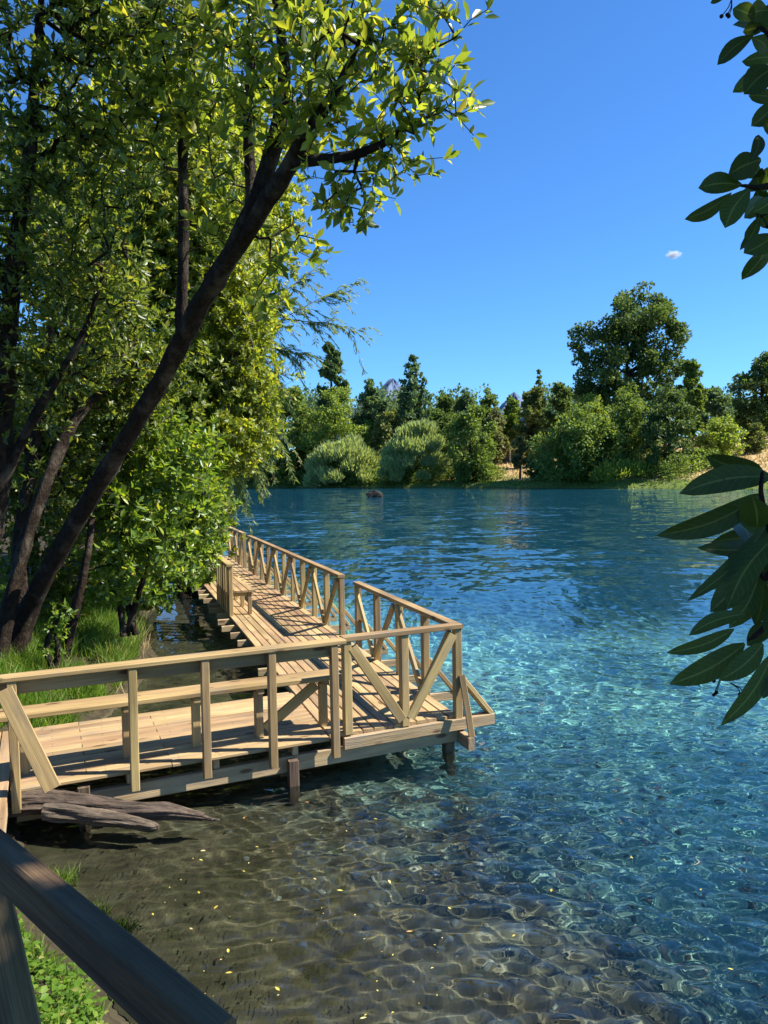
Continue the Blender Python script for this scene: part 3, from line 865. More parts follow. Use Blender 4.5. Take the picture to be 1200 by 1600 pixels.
# yellow-green tree behind, small leaves
g0 = np.array([at(200, 900, 15)[0] - .6, 15.0, .9])
tp = [g0, at(215, 800, 15), at(245, 650, 15), at(280, 500, 15), at(300, 380, 15), at(320, 250, 15)]
tq = [at(245, 650, 15), at(300, 600, 14.8), at(360, 560, 14.6), at(395, 540, 14.5)]
blobs = [B_(330, 330, 15, (1.1, 1, 1.1)), B_(270, 430, 15, (1.3, 1, 1.2)), B_(355, 470, 15, (1.0, 1, 1.1)), B_(385, 580, 15.2, (.65, .8, .9)), B_(300, 600, 15, (1.2, 1, 1.1)), B_(385, 670, 15, (.6, .8, .7)),
         B_(225, 560, 14.6, (1.0, .8, 1.0)), B_(330, 690, 14.6, (.9, .8, .7)), B_(240, 300, 15, (1.2, .9, 1.2)), B_(300, 200, 15.5, (1.3, .9, 1.2)), B_(200, 420, 15, (1.0, .8, 1.2)), B_(400, 620, 15, (.5, .6, .6))]
near_tree('small_leaved_tree', 'yellow green small leaved tree behind the leaning trunk, beside the water', g0, [(tp, (.2, .17, .14, .11, .08, .03)), (tq, (.09, .07, .05, .02))],
          blobs, 9000, T_SML, M_YELLOW, (10, 15), (.08, .14), (.36, .5), 23, twigmat=M_TWIG, hollow=.6, spread=1.2, step=.4)
# lower leafy shrubs by the channel
def shrub(name, label, foot, blobs, n, mat, size, seed, singles, tpl=T_BIG, per=(5, 8), bark=None):
    g0 = np.array(foot, float)
    tr = []
    rs = np.random.default_rng(seed + 500)
    for b in blobs[:3]:
        c = np.array(b[0])
        mid = (g0 * .55 + c * .45) + rs.normal(0, .12, 3)
        tr.append(([g0 + rs.normal(0, .05, 3) * np.array([1, 1, 0]), mid, c], (.05, .035, .012)))
    return near_tree(name, label, g0, tr, blobs, n, tpl, mat, per, size, (.36, .48), seed, singles=singles, bark=bark or M_BARK, twigmat=M_TWIG, cat='shrub', hollow=.55, group='leafy shrubs along the channel')
shrub('leafy_shrub', 'bright green big leaved shrub right of the leaning trunk, at head height over the bank', (*at(190, 940, 11.2)[:2], .6),
      [B_(215, 700, 11, (.55, .5, .5)), B_(265, 770, 11, (.55, .5, .5)), B_(190, 790, 10.8, (.5, .5, .5)), B_(240, 850, 10.8, (.55, .5, .4)), B_(290, 700, 11.3, (.45, .5, .5)), B_(180, 880, 10.6, (.4, .4, .35)), B_(205, 925, 11.2, (.4, .4, .22)), B_(165, 930, 10.8, (.35, .3, .2))], 720, M_BRIGHT, (.10, .16), 31, 120)
shrub('leafy_shrub', 'green shrub leaning over the channel, its leaves touching the far bench', (*at(225, 930, 14.2)[:2], .5),
      [B_(295, 860, 13.8, (.6, .6, .45)), B_(310, 790, 13.6, (.55, .5, .5)), B_(262, 900, 13.4, (.5, .5, .3)), B_(312, 730, 13.8, (.5, .5, .5)), B_(306, 905, 14.4, (.3, .3, .15)), B_(235, 935, 13.4, (.5, .4, .2))], 720, M_BRIGHT, (.10, .15), 32, 80)
shrub('leafy_shrub', 'small pale leafed sapling in the grass at the foot of the leaning trunk', (*at(88, 1010, 9.3)[:2], .5),
      [B_(85, 985, 9.3, (.12, .15, .12)), B_(95, 960, 9.3, (.12, .12, .12)), B_(80, 1010, 9.3, (.15, .15, .1))], 45, M_BRIGHT, (.06, .09), 33, 20)
shrub('leafy_shrub', 'shaded dark shrub between the stems at the far left edge', (*at(30, 960, 11.6)[:2], .7),
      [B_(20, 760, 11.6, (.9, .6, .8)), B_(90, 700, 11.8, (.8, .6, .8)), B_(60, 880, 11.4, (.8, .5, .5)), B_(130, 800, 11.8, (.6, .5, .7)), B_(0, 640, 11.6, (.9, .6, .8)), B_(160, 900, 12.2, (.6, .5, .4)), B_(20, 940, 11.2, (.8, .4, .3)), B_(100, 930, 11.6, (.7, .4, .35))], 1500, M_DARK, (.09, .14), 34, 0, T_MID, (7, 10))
shrub('leafy_shrub', 'shaded shrub behind the crooked stem, over the dark channel corner', (*at(190, 930, 13.2)[:2], .6),
      [B_(170, 820, 12.4, (.7, .5, .7)), B_(210, 760, 13.0, (.7, .5, .8)), B_(215, 890, 13.0, (.6, .5, .4)), B_(150, 700, 13.0, (.8, .5, .8)), B_(240, 690, 13.2, (.6, .5, .7))], 800, M_BRIGHT, (.09, .14), 35, 0, T_MID, (7, 10))
# far hedge of trees on the left bank that closes the view behind
back = [('tree on the left bank, dark crown low behind the stems', 120, 700, 17, (2.6, 1.6, 2.2), 1700, M_DARK, 51),
        ('tree on the left bank, pale crown behind the upper left branches', 110, 350, 18, (2.8, 1.8, 2.8), 1700, M_YELLOW, 52),
        ('tree on the left bank, dark crown directly behind the green shrub', 262, 760, 18.5, (1.4, 1.4, 2.0), 1000, M_DARK, 53),
        ('tall tree on the left bank, crown behind the leaning tree top', 290, 120, 20, (3.6, 2, 2.6), 850, M_YELLOW, 54),
        ('tree on the left bank, bright crown filling the gap right of the leaning trunk', 330, 560, 19, (1.7, 1.5, 2.6), 1800, M_YELLOW, 56),
        ('tree on the left bank, pale crown seen through the leaning tree branches', 330, 300, 19.5, (2.2, 1.5, 2.2), 1700, M_YELLOW, 57),
        ('tree on the left bank, green crown above the end of the boardwalk', 372, 660, 25, (1.3, 1.5, 2.2), 900, M_BRIGHT, 55)]
for lab, px, py, y, r, n, mat, seed in back:
    c = at(px, py, y); g0 = np.array([c[0] - .5, y, tz(c[0] - .5, y) - .1])
    if seed == 55: g0 = np.array([c[0] - 2.2, y, tz(c[0] - 2.2, y) - .1])
    rs = np.random.default_rng(seed)
    bl = [(c + np.array(r) * rs.uniform(-.6, .6, 3), np.array(r) * rs.uniform(.35, .6)) for _ in range(9)]
    near_tree('bank_tree', lab, g0, [([g0, (g0 + c) / 2 + rs.normal(0, .2, 3), c + np.array([0, 0, r[2] * .6])], (.2, .15, .04))], bl, n, T_SML, mat, (9, 14), (.12, .19), (.4, .55), seed,
              group='trees of the left bank', hollow=.6, spread=1.2, step=.5)

# willow with thin drooping sprays
def willow(name, label, foot, sprays, seed, mat, leaf=(.14, .24)):
    rng = np.random.default_rng(seed)
    foot = np.array(foot, float)
    t = empty(name, foot, label, 'tree')
    heads = {}
    parts, lv = [], Leaves()
    for (p0, p1, n, sag) in sprays:
        p0 = np.array(p0); p1 = np.array(p1)
        V, Q, P, r = sweep([foot, (foot + p0) / 2 + np.array([0, 0, .6]), p0, (p0 + p1) / 2 + np.array([0, 0, sag]), p1], (.08, .05, .022, .010, .003), 26, 6, rng, .04)
        parts.append((V, Q))
        L = np.linalg.norm(p1 - p0)
        for k in range(n):
            f = rng.uniform(.45, 1.0)
            o = P[int(f * 25)]
            d = unit((p1 - p0) + rng.normal(0, .55 * L, 3) * np.array([1, 1, .6]))
            ln = rng.uniform(.35, .95)
            q = np.linspace(0, 1, 9)[:, None]
            S = o + d * ln * q + np.array([0, 0, -1]) * ln * rng.uniform(.25, .9) * q ** 2 + rng.normal(0, .008, (9, 3))
            parts.append(tube_edges(S[:-1], S[1:], np.full(8, .004), np.full(8, .0025), 3))
            m = 34
            u = np.sort(rng.random(m))
            ip = np.stack([np.interp(u, q[:, 0], S[:, j]) for j in range(3)], 1)
            dd = unit(S[-1] - S[0])
            side = unit(np.cross(dd, (0, 0, 1))) * np.where(np.arange(m) % 2, 1, -1)[:, None]
            D = unit(dd + side * .8 + rng.normal(0, .25, (m, 3)) + np.array([0, 0, -.25]))
            lv.add(T_SML, ip, D, unit(rng.normal(0, .5, (m, 3)) + np.array([0, 0, 1])), rng.uniform(leaf[0], leaf[1], m), .15, rng)
    obj('branches', poly_mesh('branches', [(v - foot, q) for v, q in parts]), M_TWIG, t)['kind'] = 'stuff'
    lv.build('crown', mat, t, 'stuff')
    return t
wy_ = 22.0
foot = at(300, 800, wy_); foot[2] = tz(foot[0], foot[1]) - .1
willow('willow_tree', 'willow with thin feathery drooping sprays against the sky', foot,
       [(at(400, 540, wy_), at(565, 440, wy_), 26, .25), (at(410, 520, wy_), at(570, 520, wy_), 26, .3), (at(400, 500, wy_), at(520, 400, wy_), 18, .1), (at(400, 560, wy_), at(500, 560, wy_), 22, .2), (at(395, 600, wy_), at(430, 640, wy_), 34, .3),
        (at(390, 640, wy_), at(440, 700, wy_), 34, .3), (at(380, 680, wy_), at(400, 760, wy_), 34, .3), (at(370, 560, wy_), at(425, 590, wy_), 30, .4), (at(380, 520, wy_), at(440, 480, wy_), 24, .2), (at(370, 640, wy_), at(410, 690, wy_ + 1), 34, .4), (at(350, 700, wy_), at(375, 780, wy_), 26, .3)], 61, M_WILLOW)

# ------------------------------------------------------------------ grasses and weeds
def scatter(poly_x, poly_y, n, rng, ok):
    X = rng.uniform(*poly_x, n); Y = rng.uniform(*poly_y, n)
    m = ok(X, Y)
    return X[m], Y[m]
def blades(name, label, X, Y, h, w, mat, seed, lean=.35, tpl=T_BLD, lift=0.0):
    rng = np.random.default_rng(seed)
    Z = terrain_z(X, Y) + lift
    n = len(X)
    D = unit(np.stack([rng.normal(0, lean, n), rng.normal(0, lean, n), np.ones(n)], 1))
    Nn = unit(np.stack([rng.normal(0, 1, n), rng.normal(0, 1, n), rng.normal(0, .3, n)], 1))
    lv = Leaves()
    S = rng.uniform(h[0], h[1], n)
    lv.add(tpl, np.stack([X, Y, Z - .02], 1), D, Nn, S, rng.uniform(w[0], w[1], n) / S, rng)
    o = lv.build(name, mat)
    o['kind'] = 'stuff'; o['label'] = label; o['category'] = 'grass'
    return o
rg = np.random.default_rng(71)
X, Y = scatter((-7.5, -3.2), (7.5, 14.5), 90000, rg, lambda x, y: (sgn_left(x, y) > .12) & (vnoise(x, y, .5, 9) > .25))
blades('bank_grass', 'bright green long grass on the left bank behind the bench', X, Y, (.16, .44), (.006, .014), M_GRASS, 72, .45)
X, Y = scatter((-4.2, -3.2), (9.5, 13.5), 900, rg, lambda x, y: (sgn_left(x, y) > -.02) & (sgn_left(x, y) < .4))
blades('dry_reeds', 'dry straw coloured grass stems leaning over the channel edge', X, Y, (.25, .60), (.004, .008), M_DRY, 73, .6)
X, Y = scatter((-3.6, -.7), (2.2, 4.9), 20000, rg, lambda x, y: (sgn_left(x, y) > .14 + .9 * np.clip(y - 4.2, 0, 1)) & (vnoise(x, y, .35, 4) > .22))
blades('shore_grass', 'fresh green grass on the bank below the dark handrail', X, Y, (.06, .20), (.005, .011), M_GRASS, 74, .5)
tx = np.concatenate([rg.normal(q[0], .05, 260) for q in (onz(145, 1392, .15), onz(185, 1425, .08), onz(95, 1335, .2))]); ty = np.concatenate([rg.normal(q[1], .05, 260) for q in (onz(145, 1392, .15), onz(185, 1425, .08), onz(95, 1335, .2))])
blades('shore_tufts', 'small yellow green grass tufts at the dark water edge beside the handrail', tx, ty, (.07, .18), (.004, .008), M_GRASS, 75, .6)
# broad-leaved weeds
X, Y = scatter((-3.4, -.8), (2.4, 4.8), 13000, rg, lambda x, y: (sgn_left(x, y) > .12 + .9 * np.clip(y - 4.1, 0, 1)) & (vnoise(x, y, .4, 6) > .34))
n = len(X); Z = terrain_z(X, Y) + rg.uniform(.02, .16, n)
lv = Leaves()
az = rg.uniform(0, 6.28, n)
lv.add(T_BIG, np.stack([X, Y, Z], 1), np.stack([np.cos(az), np.sin(az), rg.uniform(-.2, .5, n)], 1), unit(np.stack([rg.normal(0, .3, n), rg.normal(0, .3, n), np.ones(n)], 1)), rg.uniform(.02, .052, n), rg.uniform(.6, .9, n), rg)
o = lv.build('shore_weeds', M_GRASS); o['kind'] = 'stuff'; o['label'] = 'round leaved green weeds on the bank below the dark handrail'; o['category'] = 'weeds'

# ------------------------------------------------------------------ far bank
FPX_SH = [(200, 200), (430, 170), (690, 141), (850, 123), (1060, 103.5), (1200, 93), (1300, 87)]
def shore_y(px): return float(np.interp(px, [a for a, _ in FPX_SH], [b for _, b in FPX_SH]))
def far_tree(name, label, px, top, half, back, kind, key, seed, group='trees of the far bank', dens=1.0, base_py=None, cat='tree', lift=.12):
    rng = np.random.default_rng(seed)
    y = shore_y(px) + back
    pt = at(px, top, y); pw = half / FPX * y
    x = pt[0]; gz = tz(x, y)
    h = max(pt[2] - gz, 1.0) * (.90 if kind in ('round', 'column') else 1.0)
    foot = np.array([x, y, gz - .1])
    t = empty(name, foot, label, cat, group)
    ls = .0031 * y * rng.uniform(.85, 1.2)
    lv = Leaves()
    lumps = []
    if kind == 'round':
        n = int(46 * dens)
        for _ in range(n):
            u = rng.random() ** .8; a = rng.uniform(0, 6.28)
            rr = math.sin(math.pi * min(1, .13 + .87 * u) * .97) ** .7 * (.55 + .45 * rng.random())
            lumps.append((np.array([math.cos(a) * rr * pw * (.75 + .3 * math.sin(3 * a + seed)), math.sin(a) * rr * pw * .7, h * (lift + (1 - lift) * u * .95 * (1 + .10 * math.sin(2 * a + seed)))]), pw * rng.uniform(.14, .34)))
    elif kind == 'column':
        n = int(60 * dens)
        for _ in range(n):
            u = rng.random(); a = rng.uniform(0, 6.28)
            prof = (.72 + .28 * math.sin(u * 2.6)) * (1 - max(0, u - .62) ** 1.5 * 2.6)
            rr = max(prof, .10) * (.6 + .4 * rng.random())
            lumps.append((np.array([math.cos(a) * rr * pw * .86, math.sin(a) * rr * pw * .7, h * (.04 + .94 * u)]), pw * rng.uniform(.17, .30)))
    elif kind == 'conifer':
        lev = 15
        for q in range(lev):
            u = .12 + .88 * q / (lev - 1)
            R = pw * (1 - u) ** .75 * (.8 + .4 * rng.random()) + .05 * pw
            for a in np.arange(0, 6.28, 6.28 / max(3, int(9 * (1 - u) + 3))) + rng.uniform(0, 2):
                rr = R * rng.uniform(.7, 1.1)
                for f in (.45, .8, 1.0):
                    lumps.append((np.array([math.cos(a) * rr * f, math.sin(a) * rr * f, h * u - .12 * rr * f + rng.normal(0, .1)]), pw * .12 * (1.3 - u * .7)))
    elif kind == 'dome':
        n = int(70 * dens)
        for _ in range(n):
            u = rng.random(); a = rng.uniform(0, 6.28); th = math.acos(u)
            rr = .75 + .25 * rng.random()
            lumps.append((np.array([math.cos(a) * math.sin(th) * pw * .88 * rr, math.sin(a) * math.sin(th) * pw * .7 * rr, h * (.08 + .86 * u * rr)]), pw * rng.uniform(.13, .24)))
    elif kind == 'sparse':
        for _ in range(int(40 * dens)):
            u = rng.random(); a = rng.uniform(0, 6.28)
            rr = (.35 + .65 * math.sin(math.pi * u)) * rng.uniform(.2, 1)
            lumps.append((np.array([math.cos(a) * rr * pw, math.sin(a) * rr * pw * .7, h * (.30 + .68 * u)]), pw * rng.uniform(.06, .20)))
    for q in (lumps_extra.get(seed, []) if True else []):
        pc = at(q[0], q[1], y + q[3]); lumps.append((pc - foot, q[2] / FPX * y))
    if kind != 'dome':                          # break each lump into smaller sprays
        fine = []
        kk = 3 if kind == 'conifer' else 7
        for c_, r_l in lumps:
            for _ in range(kk):
                fine.append((c_ + unit(rng.normal(size=3)) * r_l * rng.uniform(.45, 1.25), r_l * rng.uniform(.28, .52)))
        lumps = fine
    tot = int(9600 * dens * min(1.6, max(.35, (h * pw) / 60)))
    W = np.array([l[1] ** 2 for l in lumps]); W /= W.sum()
    idx = rng.choice(len(lumps), tot, p=W)
    c = np.array([l[0] for l in lumps])[idx]; r = np.array([l[1] for l in lumps])[idx]
    d = unit(rng.normal(size=(tot, 3)))
    P = foot + c + d * (r * rng.random(tot) ** .45)[:, None] * np.array([1.15, 1.0, .85])
    R = np.clip(.5 + (rng.random(len(lumps))[idx] - .5) * .5 + rng.normal(0, .2, tot), 0, .999)
    if kind == 'dome':                          # long upright willow shoots
        D = unit(d * .5 + unit(c) * .7 + np.array([0, 0, .75]) + rng.normal(0, .25, (tot, 3)))
        lv.add(T_SML, P, D, unit(rng.normal(size=(tot, 3))), rng.uniform(1.0, 2.4, tot) * ls, .26, rng, R)
    else:
        D = unit(d + rng.normal(0, .7, (tot, 3)))
        Nn = unit(d * .8 + np.array([0, 0, .5]) + rng.normal(0, .5, (tot, 3)))
        lv.add(T_SML, P, D, Nn, rng.uniform(.7, 1.35, tot) * ls, .75, rng, R)
    parts = []
    if kind != 'dome':
        V, Q, TP, tr = sweep([foot - [0, 0, .3], foot + [pw * .04, 0, h * .3], foot + [-pw * .03, 0, h * .62], foot + [0, 0, h * .93]], (h * .022 + .08, h * .017 + .05, h * .010 + .03, .03), 12, 8, rng, .05)
        parts.append((V - foot, Q))
        for q in rng.choice(len(lumps), min(len(lumps), 26), replace=False):
            cc = lumps[q][0]
            s = foot + np.array([0, 0, max(.15 * h, cc[2] - .35 * abs(np.hypot(cc[0], cc[1])) - .05 * h)])
            V, Q, _, _ = sweep([s, s * .5 + (foot + cc) * .5 + rng.normal(0, .03 * pw, 3), foot + cc], (.010 * h + .03, .006 * h + .02, .02), 6, 5, rng, .04)
            parts.append((V - foot, Q))
        obj('trunk', poly_mesh('trunk', parts), M_BARK, t)
    lv.build('crown', FARK[key], t, 'stuff')
    return t
lumps_extra = {}
FT = [  # name, label, px, top, half width px, metres behind the shore, kind, colour, seed
    ('broadleaf_tree', 'mid green tree on the far bank nearest the willow sprays, standing at the water', 445, 594, 46, 3, 'column', 'mid', 101),
    ('broadleaf_tree', 'dark green tree half hidden by the willow at the left end of the far bank', 400, 606, 46, 2, 'column', 'dark', 102),
    ('conical_tree', 'broad sunlit green tree with a blunt cone shape, behind the left silver bush', 523, 596, 56, 6, 'column', 'lime', 103),
    ('tall_thin_tree', 'tall thin open tree rising behind the blunt cone tree', 517, 536, 22, 26, 'sparse', 'blue', 104),
    ('broadleaf_tree', 'dark rounded tree between the blunt cone tree and the layered conifer', 580, 580, 34, 18, 'round', 'blue', 105),
    ('conifer_tree', 'dark layered conifer standing above the far bushes, left of centre', 645, 560, 48, 20, 'conifer', 'blue', 106),
    ('silver_bush', 'pale silver green dome shaped bush at the water, the left one', 540, 684, 60, 2, 'dome', 'silver', 107),
    ('silver_bush', 'taller silver green bush with dark foot, beside the dense dark green one', 648, 652, 55, 2, 'dome', 'silver', 108),
    ('dense_bush', 'dense dark green bush with rounded top at the water, left of the dry slope', 735, 627, 44, 6, 'column', 'mid', 109),
    ('olive_bush', 'brownish olive bush showing above and between the two silver bushes', 603, 640, 32, 12, 'round', 'olive', 110),
    ('broadleaf_tree', 'small dark tree in the distant row, just right of the conifer', 692, 604, 28, 34, 'round', 'dark', 111),
    ('broadleaf_tree', 'distant row tree above the dense dark green bush', 727, 602, 26, 48, 'round', 'blue', 112),
    ('broadleaf_tree', 'distant row tree left of the blue mountain notch', 765, 604, 26, 48, 'round', 'mid', 113),
    ('broadleaf_tree', 'pale brownish tree in front of the distant row, right of the dense bush', 770, 640, 26, 30, 'round', 'brown', 114),
    ('broadleaf_tree', 'brownish green tree right of the blue mountain notch', 832, 603, 30, 30, 'round', 'olive', 115),
    ('conifer_tree', 'small pointed conifer left of the giant tree', 842, 580, 15, 48, 'conifer', 'blue', 116),
    ('broadleaf_tree', 'mid green tree touching the left side of the giant tree', 876, 586, 28, 34, 'round', 'dark', 117),
    ('giant_tree', 'giant spreading tree that towers over the far bank', 982, 500, 60, 22, 'sparse', 'dark', 118),
    ('sparse_tree', 'thin open tree at the right shoulder of the giant tree', 1080, 562, 22, 24, 'sparse', 'mid', 119),
    ('vine_thicket', 'large vine covered thicket at the water below the giant tree', 925, 632, 82, 6, 'round', 'mid', 120),
    ('round_tree', 'round green tree top above the vine thicket', 918, 611, 40, 10, 'round', 'lime', 121),
    ('dark_tree', 'dark upright tree right of the vine thicket', 1045, 592, 46, 10, 'column', 'dark', 122),
    ('leafy_bush', 'bright green bush on the meadow edge right of the dark upright tree', 1122, 652, 42, 26, 'round', 'lime', 123),
    ('broadleaf_tree', 'tall dark tree cut by the right edge of the picture', 1192, 548, 60, 48, 'round', 'dark', 124),
    ('broadleaf_tree', 'mid green tree between the giant tree and the right edge tree', 1118, 596, 34, 34, 'round', 'blue', 125),
    ('round_bush', 'small grey green round bush on the dry meadow at the right', 1180, 662, 20, 36, 'round', 'olive', 126),
    ('low_shrub', 'low yellow green shrub at the water below the dark upright tree', 975, 722, 58, 4, 'dome', 'lime', 127),
    ('low_shrub', 'small green shrub on the dry slope beside the large foreground leaves', 1098, 702, 24, 14, 'round', 'mid', 128),
    ('grey_bush', 'thin grey brown bush on the dry slope, right of the dense bush', 812, 682, 15, 10, 'sparse', 'brown', 129),
    ('low_shrub', 'small dark shrub on the dry slope by the vine thicket', 846, 690, 24, 8, 'round', 'dark', 130),
    ('broadleaf_tree', 'small tree of the distant row above the brownish tree', 800, 618, 20, 56, 'round', 'mid', 131),
    ('dark_tree', 'tree with a green crown behind the giant tree trunk', 985, 610, 60, 12, 'round', 'mid', 132),
    ('broadleaf_tree', 'dark tree between the two silver bushes, farther back', 690, 640, 34, 14, 'round', 'dark', 133),
    ('broadleaf_tree', 'tree of the far bank behind the willow, cut off by near leaves', 335, 600, 60, 6, 'column', 'mid', 134),
]
lumps_extra[118] = [(1000, 480, 34, 0), (1040, 492, 26, 2), (965, 500, 28, -2), (925, 530, 30, 0), (905, 560, 16, 1), (1010, 520, 34, -3), (1052, 525, 24, 0), (940, 565, 28, -3), (980, 545, 30, 2), (1030, 560, 30, -2), (1050, 585, 20, 0), (915, 600, 26, 0), (960, 600, 28, -2), (1000, 600, 26, 3), (1035, 612, 22, 0), (935, 635, 24, 0), (1055, 500, 16, 0), (1000, 458, 16, 0), (898, 520, 12, 0), (1060, 545, 14, 0)]
lumps_extra[120] = [(870, 700, 28, -1), (850, 730, 20, -1), (900, 720, 30, -2), (950, 700, 32, -2), (990, 690, 26, -1), (900, 660, 26, -1), (960, 730, 26, -2)]
for nm, lab, px, top, half, bk, kind, key, seed in FT:
    far_tree(nm, lab, px, top, half, bk, kind, key, seed, cat='bush' if ('bush' in nm or 'shrub' in nm or 'thicket' in nm) else 'tree',
             dens=2.3 if seed == 118 else 1.5 if seed in (120, 107, 108) else 2.6 if seed in (104, 119) else 1.0, lift=.02 if ('bush' in nm or 'shrub' in nm or 'thicket' in nm) else .12)
# hanging vine tendrils etc. are part of the thicket's crown; a far belt of wood behind everything
rb = np.random.default_rng(301)
lv = Leaves()
for k in range(190):
    px = rb.uniform(150, 1330); y = shore_y(px) + rb.uniform(62, 95)
    if 770 < px < 830: continue
    p = at(px, 640, y); gz = tz(p[0], y)
    hh = at(px, rb.uniform(600, 628), y)[2] - gz; ww = rb.uniform(3, 5)
    n = 310
    d = unit(rb.normal(size=(n, 3)))
    P = np.array([p[0], y, gz + hh * .55]) + d * np.array([ww, ww, hh * .5]) * rb.random((n, 1)) ** .35
    lv.add(T_SML, P, unit(d + rb.normal(0, .6, (n, 3))), unit(d + rb.normal(0, .5, (n, 3))), rb.uniform(.6, 1.2, n) * .0042 * y, .8, rb, np.clip(rb.random() * .5 + rb.random(n) * .5, 0, .99))
o = lv.build('distant_wood', FARK['blue'], None, 'stuff'); o['label'] = 'distant belt of dark green wood behind the far bank trees'; o['category'] = 'wood'
# undergrowth that ties the far bank together
lv = Leaves()
for k in range(210):
    px = rb.uniform(330, 1090)
    if 775 < px < 838: continue
    y = shore_y(px) + rb.uniform(1.0, 9) + (4 if px > 690 else 0)
    p = at(px, 740, y); gz = tz(p[0], y)
    hh = rb.uniform(.8, 4.2); ww = rb.uniform(1.0, 2.6)
    n = int(60 + 45 * hh)
    d = unit(rb.normal(size=(n, 3)))
    P = np.array([p[0], y, gz + hh * .45]) + d * np.array([ww, ww, hh * .55]) * rb.random((n, 1)) ** .4
    lv.add(T_SML, P, unit(d + rb.normal(0, .6, (n, 3)) + [0, 0, .3]), unit(d + rb.normal(0, .5, (n, 3))), rb.uniform(.5, 1.2, n) * .0034 * y, .6, rb, np.clip(rb.random() * .6 + rb.random(n) * .4, 0, .99))
o = lv.build('bank_undergrowth', FARK['mid'], None, 'stuff'); o['label'] = 'low tangled undergrowth along the foot of the far bank trees'; o['category'] = 'undergrowth'
# grass on the far bank
X = rb.uniform(-30, 75, 60000); Y = rb.uniform(85, 180, 60000)
df = sgn_far(X, Y); m = (df > .2) & (df < 8 + 4 * vnoise(X, Y, 6, 3))
blades('far_bank_grass', 'short green grass strip along the far waterline', X[m], Y[m], (.15, .40), (.10, .2), M_GRASS, 302, .5)
X = rb.uniform(0, 90, 34000); Y = rb.uniform(95, 200, 34000)
df = sgn_far(X, Y); m = (df > 5.5) & (df < 45)
blades('dry_meadow_grass', 'dry straw coloured meadow grass on the far slope', X[m], Y[m], (.25, .7), (.10, .22), M_DRY, 303, .5)

# small shelter seen between the trees
sy = shore_y(800) + 40
sp = at(802, 712, sy); gz = tz(sp[0], sy)
hut = empty('shelter', (sp[0], sy, gz), 'small open shelter with white posts between trees on the far slope', 'shelter')
def plain(name, col, rough=.8):
    m, t, out = new_mat(name); k = NT(t)
    n = k.noise(k.n('NewGeometry').outputs['Position'], 3, 4)
    b = k.n('BsdfPrincipled', i_Roughness=rough)
    k.l(k.mix(n, tuple(c * .8 for c in col), col), b.inputs['Base Color'])
    k.l(b.outputs[0], out.inputs[0])
    return m
M_WHITE = plain('white_paint', (.75, .74, .70)); M_ROOF = plain('grey_roof_sheet', (.22, .21, .20), .6); M_SHED = plain('grey_brown_boards', (.22, .19, .16))
for dx in (-3, -1, 1, 3):
    beam('post', (sp[0] + dx, sy - 2, gz - .3), (sp[0] + dx, sy - 2, gz + 2.4), .28, .28, M_WHITE, hut, up=(0, 1, 0))
beam('back_wall', (sp[0] - 3.4, sy + 1.5, gz + 1.1), (sp[0] + 3.4, sy + 1.5, gz + 1.1), .2, 2.6, M_SHED, hut)
beam('roof', (sp[0] - 3.9, sy - .3, gz + 2.7), (sp[0] + 3.9, sy - .3, gz + 2.7), 5, .3, M_ROOF, hut)

# mountains far away
def mountain(name, label, px, top, half, y, seed):
    rng = np.random.default_rng(seed)
    p = at(px, top, y); R = half / FPX * y; H = p[2] + 60
    n, ma = 26, 60
    V = []
    for i in range(n + 1):
        f = i / n
        for j in range(ma):
            a = j / ma * 6.2832
            rid = 1 + .16 * math.sin(5 * a + seed) + .10 * math.sin(11 * a + 2 * seed) + .05 * rng.normal()
            V.append((p[0] + math.cos(a) * R * f * rid, y + math.sin(a) * R * f * rid, H * (1 - f) ** 1.25 - 60 + rng.normal(0, H * .012) * (f > 0)))
    Q = [(i * ma + j, i * ma + (j + 1) % ma, (i + 1) * ma + (j + 1) % ma, (i + 1) * ma + j) for i in range(n) for j in range(ma)]
    o = obj(name, mesh_np(name, np.array(V), np.array(Q), None, True), plain('haze_blue_rock', (.11, .16, .26), .95))  # blue of the distant haze is put into the rock colour
    o['kind'] = 'structure'; o['label'] = label
    return o
mountain('mountain', 'bluish mountain peak behind the conifer', 614, 591, 190, 9000, 5)
mountain('mountain', 'bluish mountain peak in the notch of the distant trees', 803, 612, 130, 9500, 8)

# one small cloud
def cloud(px, py, wpx, y, seed):
    m, t, out = new_mat('cloud_vapour'); k = NT(t)
    tc = k.n('TexCoord')
    ln = k.n('VectorMath', operation='LENGTH'); k.l(tc.outputs['Object'], ln.inputs[0])
    nz = k.noise(tc.outputs['Object'], 2.2, 5, .6)
    den = k.math('MULTIPLY', k.math('MAXIMUM', k.math('SUBTRACT', k.math('ADD', nz, .22), ln.outputs['Value']), 0), .30)
    pv = k.n('VolumePrincipled'); pv.inputs['Color'].default_value = (1, 1, 1, 1); pv.inputs['Anisotropy'].default_value = .2
    k.l(den, pv.inputs['Density'])
    k.l(pv.outputs[0], out.inputs[1])
    bpy.ops.mesh.primitive_ico_sphere_add(subdivisions=4, radius=1, location=at(px, py, y))
    o = bpy.context.object; o.name = 'cloud'
    w = wpx / FPX * y
    o.scale = (w, w * .7, w * .55)
    o.data.materials.append(m)
    return tag(o, 'tiny white wisp of cloud alone in the blue sky', 'cloud')
cloud(1052, 398, 17, 1500, 1)

